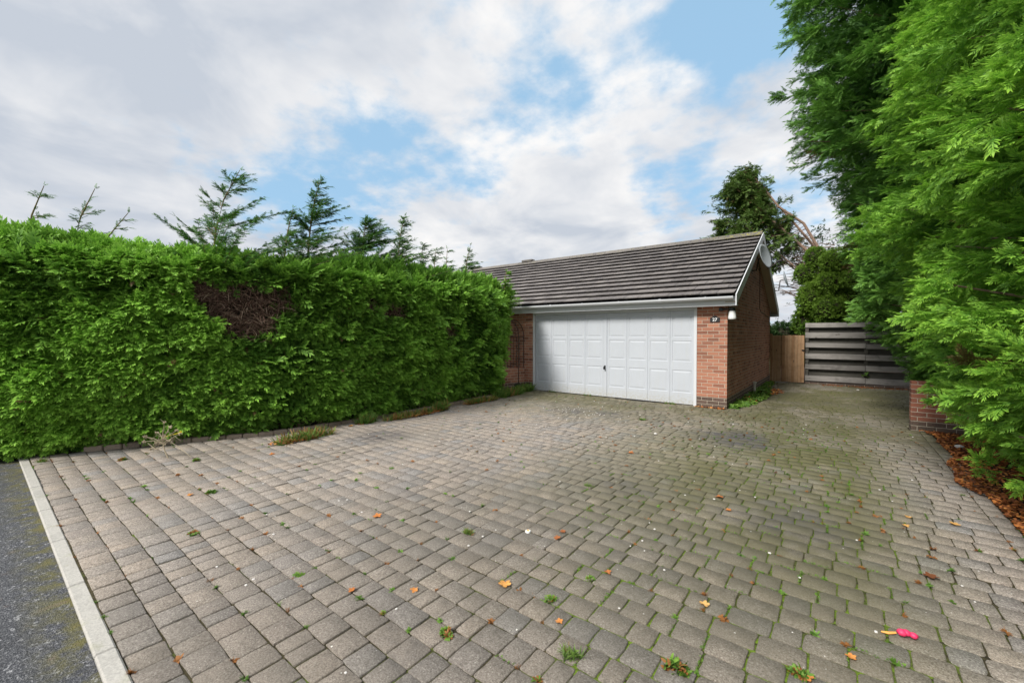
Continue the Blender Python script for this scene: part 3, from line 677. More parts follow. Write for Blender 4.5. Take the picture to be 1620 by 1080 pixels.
# satellite dishes
def dish(c, nrm, r, label, arm0):
    c = Vector(c); nrm = Vector(nrm).normalized()
    d = empty('satellite_dish', c, label, 'satellite dish')
    q = nrm.to_track_quat('Z', 'Y'); P = []; F = []; K = 28; rings = 6
    for side, off in ((0, 0), (1, -.012)):
        for i in range(rings + 1):
            rr = r * i / rings; 
            for k in range(K): P.append(c + q @ Vector((rr * math.cos(2 * math.pi * k / K) * .92, rr * math.sin(2 * math.pi * k / K), .18 * r * (i / rings) ** 2 + off)))
    for side in (0, 1):
        o = side * (rings + 1) * K
        for i in range(rings):
            for k in range(K): F.append((o + i * K + k, o + i * K + (k + 1) % K, o + (i + 1) * K + (k + 1) % K, o + (i + 1) * K + k))
    o2 = (rings + 1) * K
    for k in range(K): F.append((rings * K + k, rings * K + (k + 1) % K, o2 + rings * K + (k + 1) % K, o2 + rings * K + k))
    mb = MB(); mb.poly(P, F); mb.build('reflector', M['dish'], d, smooth=True)
    mb = MB(); mb.tube([c - nrm * .01, c - nrm * .12, Vector(arm0) + Vector((.1, 0, 0)), arm0], .016, 8); mb.box(arm0[0] - .012, arm0[0], arm0[1] - .06, arm0[1] + .06, arm0[2] - .09, arm0[2] + .09); mb.build('wall_arm', M['iron'], d)
    low = c + q @ Vector((0, -r, .1 * r)); hd = c + nrm * r * 1.05 + q @ Vector((0, -r * .75, 0))
    mb = MB(); mb.tube([low - nrm * .02, hd], .010, 6); mb.build('feed_arm', M['iron'], d)
    mb = MB(); mb.tube([hd - nrm * -.02, hd - nrm * .09], [.026, .032], 10); mb.build('receiver', M['black'], d)
dish((-1.58, 12.30, 3.52), (.92, -.27, .24), .32, 'large pale grey satellite dish under the garage gable peak', (WX1 + .001, 12.7, 3.25))
dish((-1.45, 15.70, 3.30), (.97, .02, .25), .26, 'smaller satellite dish beyond the far slope of the garage roof', (XE + .022, 15.45, 2.93))

# ================================================================== GATE, FENCE, LOW WALLS
gt = empty('side_gate', (-1.4, 16.34, 0), 'brown vertical board garden gate between the garage and grey fence', 'gate')
mb = MB(); mb.box(-1.895, -1.83, 16.31, 16.40, 0, 1.60, .3, bev=.004); mb.build('gate_post', M['gatewood'], gt)
def boards(nm, xa, xb, nbd, y0, z0, z1):
    mb = MB(); wdt = (xb - xa) / nbd
    for i in range(nbd): mb.box(xa + i * wdt + .001, xa + (i + 1) * wdt - .002, y0 + random.uniform(0, .003), y0 + .02, z0, z1 + random.uniform(-.004, .004), bev=.003)
    mb.box(xa, xb, y0 + .021, y0 + .06, z0 + .15, z0 + .25); mb.box(xa, xb, y0 + .021, y0 + .06, z1 - .3, z1 - .2); return mb.build(nm, M['gatewood'], gt)
boards('fixed_panel', -1.828, -1.585, 3, 16.335, .03, 1.54)
gl = boards('gate_leaf', -1.575, -.955, 7, 16.32, .035, 1.545)
mb = MB(); mb.box(-1.02, -.96, 16.30, 16.318, 1.05, 1.09); mb.tube([(-.985, 16.30, 1.07), (-.985, 16.27, 1.07)], .012, 8); mb.build('latch', M['black'], gl)
fe = empty('board_fence', (.3, 16.5, 0), 'weathered grey fence of wide horizontal boards beside the gate', 'fence')
for px_ in (-.90, .56, 2.0):
    mb = MB(); mb.box(px_ - .045, px_ + .045, 16.50, 16.59, -.05, 1.90, bev=.005); mb.build('fence_post', M['greyback'], fe)
fz = [(.10, .27), (.47, .63), (.80, .97), (1.14, 1.29), (1.45, 1.63), (1.78, 1.93)]
for i, (a, b) in enumerate(fz):
    mb = MB(); sg = random.uniform(-.008, .008)
    for (xa, xb) in ((-.945, .545), (.555, 2.05)):
        dz_ = random.uniform(-.012, .012); mb.box(xa, xb, 16.472, 16.496, a + dz_ + sg, b + dz_, bev=.003)
    mb.build('front_board', M['greywood'], fe)
for i, a in enumerate([.24, .60, .94, 1.26, 1.60]):
    mb = MB(); mb.box(-.90, 2.04, 16.592, 16.612, a, a + .22, bev=.003); mb.build('rear_board', M['greyback'], fe)
mb = MB(); mb.box(-.94, 1.4, 16.40, 16.455, -.03, .055, bev=.006); tag(mb.build('brick_edging', M['brick2'], base=(.2, 16.4, 0)), 'low line of red brick at the foot of the grey fence', 'brick edging')
mb = MB(); mb.box(.90, 3.2, 9.54, 9.76, -.05, .80, bev=.006); tag(mb.build('brick_wall', M['brick2'], base=(1.6, 9.6, 0)), 'short dark red brick wall under the tall conifers on the right', 'brick wall')
mb = MB(); Mx = Matrix.Translation((-7.42, 8.3, 0)) @ Matrix.Rotation(math.atan2(1.43, .32), 4, 'Z'); mb.box(0, 1.44, 0, .20, -.05, .62, M=Mx, bev=.006)
tag(mb.build('garden_wall', M['brick'], base=(-7.4, 8.9, 0)), 'low brick wall half hidden behind the end of the clipped hedge', 'brick wall')

# ================================================================== TRELLIS ARCH
tr = empty('garden_arch', (-7.56, 9.56, 0), 'black wrought iron garden arch standing against bricks left of the door', 'garden arch')
ty = 9.56
mb = MB(); xa, xb = -7.98, -7.15; xc = (xa + xb) / 2; rr = (xb - xa) / 2
for yq in (ty - .12, ty + .12):
    mb.tube([(xa, yq, 0), (xa, yq, 1.55)] + [(xc - rr * math.cos(a), yq, 1.55 + rr * 1.08 * math.sin(a)) for a in np.linspace(.1, math.pi - .1, 16)] + [(xb, yq, 1.55), (xb, yq, 0)], .009, 6)
for z_ in (.12, .5, .9, 1.3, 1.52): 
    for xq in (xa, xb): mb.tube([(xq, ty - .12, z_), (xq, ty + .12, z_)], .006, 5)
mb.build('hoop', M['iron'], tr)
mb = MB(); mb.tube([(xa, ty + .12, 1.50), (xb, ty + .12, 1.50)], .007, 5); mb.tube([(xa, ty + .12, .15), (xb, ty + .12, .15)], .007, 5)
for x in np.linspace(xa + .14, xb - .14, 6): mb.tube([(x, ty + .12, .06), (x, ty + .12, 1.5)], .0055, 5)
for a in np.linspace(.35, math.pi - .35, 4): mb.tube([(xc, ty + .12, 1.5), (xc - rr * .96 * math.cos(a), ty + .12, 1.55 + rr * math.sin(a))], .005, 5)
mb.build('grille', M['iron'], tr)
mb = MB()
for sx, xq in ((1, xa), (-1, xb)):
    for i in range(8):
        zz_ = .16 + i * .17; sg = 1 if i % 2 else -1
        pts_ = [(xq + sx * (.055 + .05 * math.cos(a) * (1 - a / 9)), ty - .10, zz_ + sg * .075 * math.sin(a) * (1 - a / 9) + .05) for a in np.linspace(0, 6.5, 14)]
        mb.tube(pts_, .0045, 5)
    mb.tube([(xq + sx * (.06 + .045 * math.sin(z_ * 9)), ty - .11, z_) for z_ in np.linspace(.1, 1.6, 40)], .0045, 5)
for i in range(7):
    a = .5 + i * .35; mb.tube([(xc - rr * .75 * math.cos(a) + .05 * math.cos(b), ty, 1.55 + rr * .75 * math.sin(a) + .05 * math.sin(b)) for b in np.linspace(0, 5.4, 10)], .004, 5)
mb.build('scrollwork', M['iron'], tr)
pt = empty('plant_pot', (-7.3, 9.45, 0), 'squat black plastic pot at the foot of the iron arch', 'plant pot')
mb = MB(); mb.tube([(-7.3, 9.45, .02), (-7.3, 9.45, .15), (-7.3, 9.45, .16), (-7.3, 9.45, .19)], [.14, .17, .185, .185], 18); mb.build('pot', M['black'], pt)
mb = MB(); mb.tube([(-7.3, 9.45, .17), (-7.3, 9.45, .194)], [.16, .16], 16); mb.build('compost', M['soil'], pt)

# ================================================================== CLIPPED HEDGE (left)
def hedge_x(y): return np.interp(y, [-.5, .3, 1.0, 2.0, 2.8, 3.6, 5.0, 7.5, 8.6], [-8.75, -8.35, -8.05, -7.52, -7.18, -6.98, -6.90, -6.96, -7.08])
HT = 2.78
he = empty('clipped_hedge', (-7.9, 4.5, 0), 'long clipped green conifer hedge with brown bald patches beside the driveway', 'hedge')
def hedge_surface(nf, ntop, nend, nback):
    P = []; N = []
    # front
    y = rng.uniform(-.45, 8.55, nf); h = rng.uniform(.10, HT - .12, nf) ; u = h / HT
    yb = 8.55
    bul = .10 + .20 * np.sin(np.clip(u, 0, 1) * math.pi * .62) - .16 * np.clip((.28 - h) / .28, 0, 1)
    rnd = .28 * np.clip((h - (HT - .40)) / .40, 0, 1) ** 2
    er = .30 * np.clip((y - (yb - .45)) / .45, 0, 1) ** 2 + .3 * np.clip((-.1 - y) / .35, 0, 1) ** 2
    x = hedge_x(y) + bul - rnd - er
    P.append(np.stack([x, y, h], 1))
    nn = np.stack([np.ones(nf), np.clip((y - (yb - .5)) / .5, 0, 1) - .2 * np.clip((3.2 - y) / 3, 0, 1) * 2.0, .55 * np.clip((h - (HT - .5)) / .5, 0, 1) + .05], 1); N.append(unit(nn))
    # top
    y = rng.uniform(-.45, 8.6, ntop); d = rng.uniform(0, 1.5, ntop)
    P.append(np.stack([hedge_x(y) - .05 - d, y, HT - .06 - .2 * np.clip(.25 - d, 0, .25) + .15 * vnoise(np.stack([d * .2, y, d * 0], 1), 1.5, 8) + .07 * np.clip((1.2 - y), 0, 1) + .05 * np.clip((y - 6), 0, 2)], 1)); N.append(unit(np.stack([.35 * np.ones(ntop), .0 * d, np.ones(ntop)], 1)))
    # far end (facing the garage)
    h = rng.uniform(.15, HT - .05, nend); d = rng.uniform(0, 1.5, nend)
    P.append(np.stack([hedge_x(np.full(nend, 8.55)) + .12 - d, 8.48 + .26 * np.clip(h / HT, 0, 1) ** 1.5 - .35 * np.clip((.6 - h), 0, 1), h], 1)); N.append(np.tile([[.25, 1, .05]], (nend, 1)))
    # road end and back
    h = rng.uniform(.1, HT, nback); d = rng.uniform(0, 1.5, nback)
    P.append(np.stack([hedge_x(np.full(nback, -.45)) - d, np.full(nback, -.50), h], 1)); N.append(np.tile([[0, -1., .05]], (nback, 1)))
    h = rng.uniform(.1, HT, nback); y = rng.uniform(-.45, 8.6, nback)
    P.append(np.stack([hedge_x(y) - 1.5, y, h], 1)); N.append(np.tile([[-1., 0, .05]], (nback, 1)))
    return np.concatenate(P), np.concatenate(N)
patches = [(2.55, 2.03, .56, .33), (2.62, 1.66, .34, .16), (2.1, 2.22, .22, .12), (4.9, 1.98, .34, .13), (4.45, 2.08, .2, .08), (6.35, 1.66, .16, .16), (5.9, 1.72, .14, .08)]
def inpatch(P, grow=1.0):
    w_ = vnoise(P, 6.0, 5) * .22; m = np.zeros(len(P), bool)
    for (py_, pz_, ry, rz) in patches:
        m |= ((P[:, 1] - py_) / (ry * grow)) ** 2 + ((P[:, 2] - pz_) / (rz * grow)) ** 2 < (1 + w_) ** 2
    return m & (P[:, 0] > -8.4)
P, N = hedge_surface(8600, 2600, 1200, 900)
bump = vnoise(P, .8, 31) * .10 + vnoise(P, 1.6, 1) * .08 + vnoise(P * np.array([1, .7, 1.7]), 4.2, 2) * .11 + rng.uniform(-.075, .035, len(P)) + np.where(N[:, 1] > .6, .09 * vnoise(P, 3.0, 12), 0)
low = np.clip((3.0 - P[:, 1]) / 3.0, 0, 1)
keep = ~inpatch(P); P, N, bump, low = P[keep], N[keep], bump[keep], low[keep]
P = P + N * bump[:, None]
tn = np.clip(.42 + vnoise(P, 1.1, 3) * .22 + bump * 3.4 + low * .45 + np.clip((P[:, 2] - 2.45) / .3, 0, 1) * .22 + rng.normal(0, .14, len(P)), 0, 1)  # sunk tufts tinted darker: the shade of the gaps put into colour
per = 11
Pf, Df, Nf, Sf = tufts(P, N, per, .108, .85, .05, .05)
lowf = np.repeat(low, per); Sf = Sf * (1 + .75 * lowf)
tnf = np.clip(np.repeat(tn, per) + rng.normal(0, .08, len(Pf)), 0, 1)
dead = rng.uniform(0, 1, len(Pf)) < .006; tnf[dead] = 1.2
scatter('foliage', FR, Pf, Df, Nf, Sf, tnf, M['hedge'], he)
# fluffy long shoots standing off the top edge and towards the camera end
P2, N2 = hedge_surface(900, 1700, 420, 0); s_ = (P2[:, 2] > 2.3) | (rng.uniform(0, 1, len(P2)) < .35) | (N2[:, 1] > .6); P2, N2 = P2[s_], N2[s_]
s_ = ~inpatch(P2, 1.1); P2, N2 = P2[s_], N2[s_]
topb = np.clip((P2[:, 2] - 2.4) / .3, 0, 1)[:, None]
N3 = unit(N2 * (1 - .5 * topb) + topb * np.array([.1, .15, 1.0]))
Pf, Df, Nf, Sf = tufts(P2, N3, 4, .26, .55, .1, .05); Sf = Sf * (1 + .45 * np.clip(vnoise(Pf, 1.3, 21), 0, 1) * (Pf[:, 2] > 2.5))
scatter('shoots', FR, Pf, Df, Nf, Sf, np.clip(.6 + vnoise(Pf, 1.5, 9) * .3 + rng.normal(0, .1, len(Pf)), 0, 1), M['hedge'], he)
hs_ = 8.45 - 4.4 * rng.uniform(0, 1, 330) ** 1.2; P4 = np.stack([hedge_x(hs_) - rng.uniform(.1, 1.0, 330), hs_, HT + rng.uniform(-.10, .10, 330)], 1)
Pf, Df, Nf, Sf = tufts(P4, np.tile([[.2, .15, 1.]], (330, 1)), 7, .33, .42, .35, .05)
scatter('top_shoots', FRS, Pf, Df, Nf, Sf, np.clip(.35 + rng.normal(0, .15, len(Pf)), 0, 1), M['hedge'], he)
# inner layer
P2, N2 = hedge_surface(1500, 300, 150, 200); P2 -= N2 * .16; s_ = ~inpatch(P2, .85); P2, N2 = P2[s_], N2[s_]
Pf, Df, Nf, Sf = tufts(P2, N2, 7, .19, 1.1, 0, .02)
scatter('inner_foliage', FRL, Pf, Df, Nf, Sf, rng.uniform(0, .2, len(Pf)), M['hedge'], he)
# core of the hedge: dense brown interior
ny, nz = 60, 22; V = []; 
ys = np.linspace(-.28, 8.42, ny)
prof = [(0, .10)] + [(0, z) for z in np.linspace(.2, HT - .45, 10)] + [(-.12, HT - .26), (-.35, HT - .20), (-.9, HT - .20), (-1.2, HT - .3)] + [(-1.3, z) for z in np.linspace(HT - .6, .1, 5)]
for y in ys:
    for (dx_, z) in prof: V.append((hedge_x(y) - .02 + dx_ + .10 * math.sin(z / HT * 1.9), y, z))
V = np.array(V); V[:, 0] += vnoise(V, 3, 4) * .05; m_ = len(prof)
F = [(i * m_ + k, i * m_ + (k + 1) % m_, (i + 1) * m_ + (k + 1) % m_, (i + 1) * m_ + k) for i in range(ny - 1) for k in range(m_)]
mbx = MB(); mbx.poly([tuple(v) for v in V], F + [tuple(range(m_)), tuple((ny - 1) * m_ + k for k in range(m_))]); mbx.build('core', M['core'], he)
# dead twigs in the bald patches
mbx = MB()
for (py_, pz_, ry, rz) in patches:
    for i in range(int(9000 * ry * rz) + 120):
        a, r_ = random.uniform(0, 6.28), math.sqrt(random.random()) * 1.18
        y, z = py_ + ry * r_ * math.cos(a), pz_ + rz * r_ * math.sin(a)
        x = hedge_x(y) + .10 + .20 * math.sin(z / HT * math.pi * .62) - random.uniform(.02, .17)
        d = Vector((random.uniform(-.1, .5), random.gauss(0, 1), random.gauss(-.3, .7))).normalized(); L = random.uniform(.05, .19)
        p = Vector((x, y, z)); q = p + d * L * .5 + Vector((0, 0, random.uniform(-.02, .02)))
        mbx.tube([p, q, p + d * L], [.0045, .003, .001], 3, t=random.random() ** 1.8, cap=False)
mbx.build('dead_twigs', M['twig'], he)
# stems visible under the hedge
mbx = MB()
for y in np.arange(.2, 8.5, .45):
    x = float(hedge_x(y)) - random.uniform(.05, .35); mbx.tube([(x, y, -.02), (x + random.uniform(-.04, .04), y + random.uniform(-.04, .04), .35), (x, y + .05, 1.2)], [.04, .032, .02], 7)
for i in range(420):
    y = random.uniform(0, 8.5); x = float(hedge_x(y)) - random.uniform(-.12, .1); z = random.uniform(.02, .28); d = Vector((random.gauss(.2, .4), random.gauss(0, 1), random.gauss(0, .5))) * .12
    mbx.tube([(x, y, z), (x + d.x, y + d.y, max(.01, z + d.z))], [.004, .0015], 3, t=random.random() ** 2, cap=False)
mbx.build('stems', M['twig'], he)

# ================================================================== CONIFERS
def branch_fronds(pts, n, size, upn, jit=.25, start=.15):
    """fronds on both sides of a polyline"""
    pts = np.array(pts); L = np.concatenate([[0], np.cumsum(np.linalg.norm(np.diff(pts, axis=0), axis=1))]); L /= L[-1]
    s = np.sort(rng.uniform(start, 1, n)); s[-2:] = 1
    P = np.stack([np.interp(s, L, pts[:, k]) for k in range(3)], 1)
    dr = unit(np.stack([np.interp(np.minimum(s + .08, 1), L, pts[:, k]) - np.interp(s - .08, L, pts[:, k]) for k in range(3)], 1))
    sd = unit(np.cross(dr, np.array(upn))); sg = np.where(np.arange(n) % 2, 1, -1)[:, None]
    Dr = unit(dr * .8 + sd * sg * (.75 * (1 - s[:, None] * .6)) + rng.normal(0, jit, (n, 3)))
    return P, Dr, np.tile(np.array(upn, float), (n, 1)) + rng.normal(0, .35, (n, 3)), size * (1.1 - .45 * s) * rng.uniform(.7, 1.2, n), s
WIND = np.array([.62, .52, 0.])
def young(x, y, top, spread, label, bend=.22, dense=1.0, z0=1.7, left=1.0, m='young'):
    rt = empty('young_conifer', (x, y, 0), label, 'conifer', 'unclipped conifer tops rising behind the hedge')
    n = 9; tr_ = [Vector((x + .02 * math.sin(i * 1.3 + x) + 1.3 * bend * WIND[0] * max(0, (i / n - .74) / .26) ** 2, y + .02 * math.cos(i * 1.7) + 1.3 * bend * WIND[1] * max(0, (i / n - .74) / .26) ** 2, top * i / n)) for i in range(n + 1)]
    mb = MB(); mb.tube(tr_, [.035 * (1 - i / n) ** .8 + .004 for i in range(n + 1)], 7); trk = mb.build('trunk', M['stem'], rt)
    A = [[], [], [], [], []]; bm_ = MB(); hh = top - z0
    nb = int(46 * dense * hh / 1.6)
    zs = z0 + hh * np.sort(rng.uniform(0, .97, nb))
    for i, z in enumerate(zs):
        u = (z - z0) / hh; a = rng.uniform(0, 2 * math.pi); L = spread * ((1 - u) ** 1.25 * 1.0 + .09) * rng.uniform(.6, 1.15)
        fi = z / top * n; i0 = min(int(fi), n - 1); p = tr_[i0].lerp(tr_[i0 + 1], fi - i0)
        d = np.array([math.cos(a), math.sin(a), 0]); dw = float(d @ unit(WIND[None])[0]); L *= (1 + .60 * dw) if dw > 0 else (1 + .25 * dw) * left
        d = unit((d + WIND * .5 + np.array([0, 0, .55]))[None])[0]
        pts = [np.array(p) + d * L * k / 4 + np.array([0, 0, -.05 * L * (k / 4) ** 2]) + WIND * .06 * (k / 4) ** 2 for k in range(5)]
        bm_.tube([tuple(q) for q in pts], [.007, .006, .005, .003, .0015], 4, cap=False)
        r = branch_fronds(pts, max(8, int(62 * L)), .145, (0.1, 0, 1.), .22, .12)
        for k in range(5): A[k].append(r[k])
    # leader tip
    r = branch_fronds([np.array(q) for q in tr_[-3:]], 16, .13, (.5, -.6, .3), .3, .0)
    for k in range(5): A[k].append(r[k])
    A = [np.concatenate(a) for a in A]; bm_.build('branches', M['stem'], trk)
    scatter('crown', FRS, A[0], A[1], A[2], A[3], np.clip(rng.normal(.45, .22, len(A[0])), 0, 1), M[m], rt)
YC = [(-8.9, .46, 3.61, .60, 'young conifer shoot over the near end of the hedge, leftmost of the row', .3, .38),
      (-8.8, .91, 3.67, .56, 'second young conifer from the left over the hedge, thin and bent', .35, .42),
      (-8.7, 1.13, 3.36, .52, 'short scraggy conifer shoot just right of the two leftmost ones', .5, .35),
      (-7.95, 2.42, 4.20, 1.55, 'tall spreading young conifer with a bent tip above the bald hedge patch', .42, 1.0),
      (-7.95, 3.48, 3.85, .75, 'shorter conifer top close left of the tallest spire', .2, .9),
      (-7.95, 3.94, 4.50, 1.25, 'tallest slim conifer spire rising behind the middle of the hedge', .25, 1.35),
      (-7.95, 5.02, 3.98, 1.5, 'broad bushy conifer top right of the tallest spire', .15, 2.2),
      (-7.90, 5.90, 4.22, .9, 'pointed conifer spire behind the hedge, midway between broad top and roof', .2, 1.2),
      (-7.90, 6.50, 3.70, .75, 'small conifer top right beside the pointed spire near the roof', .15, 1.0),
      (-7.90, 6.95, 3.62, .6, 'low thin conifer tip left of the paired tips by the roof', .1, .9),
      (-7.90, 7.34, 3.72, .6, 'thin conifer tip second from the roof end of the hedge', .1, .9),
      (-7.90, 8.02, 3.92, .65, 'conifer tip nearest the tiled roof at the hedge end', .2, 1.3)]
YC.append((-7.0, 8.58, 3.22, .38, 'short conifer shoot at the far corner of the hedge against the roof tiles', .1, 1.6))
for (x, y, tp, spd, lb, bd, dn) in YC: young(x, y, tp, spd, lb, bd, dn, z0=1.95 if spd < 1.3 else 2.15, m='hedge' if x > -7.5 else 'young')

def plume_tree(name, cx, cy, prof, label, cat, m, nplume, per, size, hmin=.3, tint0=.5, seed=1, upd=.18, lenf=(.35, .6), trunk_r=.16, lean=(0, 0), tmpl=None, holes=0.0, group=None):
    """prof: list of (height, radius)"""
    rt = empty(name, (cx, cy, 0), label, cat, group)
    hs = np.array([a for a, _ in prof]); rs = np.array([b for _, b in prof]); top = hs[-1]
    mb = MB(); n = 8
    mb.tube([(cx + lean[0] * (i / n) ** 1.5, cy + lean[1] * (i / n) ** 1.5, top * .97 * i / n) for i in range(n + 1)], [trunk_r * (1 - .93 * i / n) for i in range(n + 1)], 9); trk = mb.build('trunk', M['bark'], rt)
    hq = np.linspace(hmin, top, 400); wq = np.interp(hq, hs, rs) + .15; cdf = np.cumsum(wq); cdf /= cdf[-1]
    h = np.interp(rng.uniform(0, 1, nplume), cdf, hq); th = rng.uniform(0, 2 * math.pi, nplume)
    camdir = math.atan2(-cy, -cx); away = np.cos(th - camdir) < -.25; kp = ~away | (rng.uniform(0, 1, nplume) < .35); h, th = h[kp], th[kp]; n_ = len(h)
    rad = np.interp(h, hs, rs); u = np.stack([np.cos(th), np.sin(th), np.zeros(n_)], 1)
    ctr = np.stack([cx + lean[0] * (h / top) ** 1.5, cy + lean[1] * (h / top) ** 1.5, h], 1)
    lump = vnoise(np.stack([np.cos(th) * 1.2 + seed, np.sin(th) * 1.2, h * 1.1], 1), 1.2, seed) * .17 + vnoise(np.stack([np.cos(th) * rad, np.sin(th) * rad, h], 1), 1.8, seed + 3) * .14
    rad = rad * (1 + lump) * rng.uniform(.86, 1.08, n_)
    if holes: 
        k2 = vnoise(np.stack([np.cos(th) * 1.5, np.sin(th) * 1.5, h * .9], 1), 1.4, seed + 8) > -1 + holes; h, th, u, ctr, rad, lump = h[k2], th[k2], u[k2], ctr[k2], rad[k2], lump[k2]; n_ = len(h)
    tipp = ctr + u * rad[:, None]
    Lp = rng.uniform(*lenf, n_)
    dirp = unit(u + np.array([0, 0, upd]) + rng.normal(0, .28, (n_, 3)))
    # fronds along each plume
    s = rng.uniform(0, 1, (n_, per)) ** .75
    droop = np.array([0, 0, -1.0]) * .18
    P = tipp[:, None, :] - dirp[:, None, :] * (Lp[:, None, None] * (1 - s[..., None])) + droop * (s[..., None] ** 2) * Lp[:, None, None]
    side = rng.normal(0, 1, (n_, per, 3)); P = P + side * (.055 * (1.15 - s[..., None])) * (size / .2)
    Dr = unit((dirp[:, None, :] + side * .38 + droop * s[..., None]).reshape(-1, 3)); P = P.reshape(-1, 3)
    Nn = unit(np.array([0, 0, 1.]) + rng.normal(0, .5, P.shape)); S = size * rng.uniform(.6, 1.25, len(P))
    tn = np.clip(tint0 + (lump * 1.2)[:, None] + rng.normal(0, .12, (n_, 1)) + rng.normal(0, .08, (n_, per)) + (s - .6) * .35, 0, 1).ravel()  # hollows of the crown get a darker tint, so gap shade is coloured in
    dd_ = rng.uniform(0, 1, n_) < .012; tn = np.where(np.repeat(dd_, per), 1.15, tn)
    crown = scatter('crown', tmpl or FR, P, Dr, Nn, S, tn, m, rt)
    # limbs
    mb = MB()
    for i in range(0, n_, max(1, n_ // 170)):
        a = ctr[i] - np.array([0, 0, .15 * rad[i]]); b = tipp[i] - dirp[i] * Lp[i] * .4; mid = (a + b) / 2 - np.array([0, 0, .05 * rad[i]])
        mb.tube([tuple(a), tuple(mid), tuple(b)], [.022, .015, .006], 4, cap=False)
    mb.build('limbs', M['bark'], trk)
    # dark interior foliage
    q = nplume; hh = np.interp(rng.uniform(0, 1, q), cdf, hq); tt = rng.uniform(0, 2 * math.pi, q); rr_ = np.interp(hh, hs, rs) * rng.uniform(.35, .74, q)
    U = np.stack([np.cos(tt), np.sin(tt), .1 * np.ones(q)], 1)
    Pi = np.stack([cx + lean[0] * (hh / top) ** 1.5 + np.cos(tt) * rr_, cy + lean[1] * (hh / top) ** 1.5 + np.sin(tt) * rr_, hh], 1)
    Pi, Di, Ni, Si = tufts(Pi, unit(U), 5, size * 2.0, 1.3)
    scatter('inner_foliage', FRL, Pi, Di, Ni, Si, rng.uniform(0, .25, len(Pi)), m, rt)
    return rt
NEAR = [(.18, 1.15), (.45, 1.45), (1.0, 1.68), (1.8, 1.80), (3.2, 1.86), (5.0, 1.8), (6.5, 1.5), (8.2, .9), (9.4, .05)]
GR = 'tall conifers in a row along the right side of the drive'
plume_tree('tall_conifer', 2.85, 3.3, NEAR, 'bright green tall conifer nearest the camera at the right edge', 'conifer', M['near'], 1700, 54, .140, .2, .60, 1, tmpl=FRN, lenf=(.35, .75), group=GR)
plume_tree('tall_conifer', 2.62, 5.5, NEAR, 'bright green tall conifer second from the camera, right of brown leaf litter', 'conifer', M['near'], 2000, 54, .132, .2, .56, 2, tmpl=FRN, lenf=(.35, .75), group=GR)
plume_tree('tall_conifer', 2.45, 7.9, [(.3, .95), (.5, 1.2), (.95, 1.56), (1.8, 1.84), (3.2, 2.0), (5.0, 1.9), (6.5, 1.55), (8.2, .9), (9.6, .05)], 'bright green tall conifer overhanging the low dark brick wall', 'conifer', M['near'], 2300, 52, .128, .25, .50, 3, tmpl=FRN, lenf=(.35, .75), group=GR)
plume_tree('tall_conifer', 2.5, 10.9, [(.9, 1.35), (1.6, 1.85), (2.5, 2.05), (3.6, 2.3), (5, 2.7), (7, 3.35), (9, 3.6), (11, 2.6), (13, .1)], 'very tall darker conifer whose ragged branches overhang the board fence', 'conifer', M['tall'], 3000, 36, .18, .8, .46, 4, lenf=(.45, .9), holes=.0, tmpl=FRS, group=GR)
plume_tree('tall_conifer', 2.7, 14.3, [(1.5, 1.2), (3.5, 2.2), (6, 2.9), (8, 2.9), (10, 2.1), (12.5, .1)], 'dark tall conifer behind the others, above the right end of the fence', 'conifer', M['tall'], 1500, 26, .23, 1.5, .30, 5, lenf=(.45, .85), holes=.0, group=GR)

# leaning half-bare conifer behind the garage
lt = empty('leaning_conifer', (2.05, 20.2, 0), 'leaning half bare conifer with brown diagonal trunks behind the garage roof', 'conifer')
A = [[], [], [], [], []]; tk = MB(); br = MB()
stems_ = [((2.05, 20.2, 0), (-3.15, 20.1, 8.3)), ((2.12, 20.5, 0), (-3.0, 20.9, 8.0)), ((2.00, 20.0, 0), (-3.4, 19.8, 7.5)), ((1.90, 20.1, 0), (-3.8, 20.3, 6.4)), ((1.95, 19.9, 0), (-3.0, 19.5, 5.8))]
def add(r):
    for k in range(5): A[k].append(r[k])
for si, (a, b) in enumerate(stems_):
    a, b = np.array(a) - np.array([0, .7, 0]), np.array(b) - np.array([0, .55, 0]); n = 9
    pts = [a + (b - a) * np.array([(k / n) ** 1.06, k / n, (k / n) ** .96]) + rng.normal(0, .07, 3) for k in range(n + 1)]
    tk.tube([tuple(p) for p in pts], [.095 * (1 - .75 * k / n) * (1 if si < 3 else .6) for k in range(n + 1)], 7)
    pts = np.array(pts)
    for k in range(48 if si < 3 else 30):
        u = rng.uniform(.70, 1.0) if si else rng.uniform(.6, 1.0); i0 = min(int(u * n), n - 1); p = pts[i0] + (pts[i0 + 1] - pts[i0]) * (u * n - i0)
        left = rng.uniform() < .88; L = rng.uniform(.6, 1.35) * (1.0 if left else .4) * (1.35 - .85 * max(0, (u - .72) / .28))
        d = np.array([-.80 if left else .5, rng.normal(0, .9), rng.uniform(-.9, .75)]); d /= np.linalg.norm(d)
        q = [p + d * L * j / 4 + np.array([0, 0, -.06 * (j / 4) ** 2]) for j in range(5)]
        br.tube([tuple(z) for z in q], [.011, .009, .007, .005, .002], 4, cap=False)
        if left or rng.uniform() < .35:
            add(branch_fronds(q, 30 if left else 9, .27, (0, 0, 1.), .45, .30 if left else .6))
            for w_ in range(3):
                d2 = unit((d + rng.normal(0, .55, 3))[None])[0]; st_ = q[2 + w_ % 2]; q2 = [st_ + d2 * L * .5 * j / 3 for j in range(4)]; add(branch_fronds(q2, 16 if left else 5, .25, (0, 0, 1.), .45, .1))
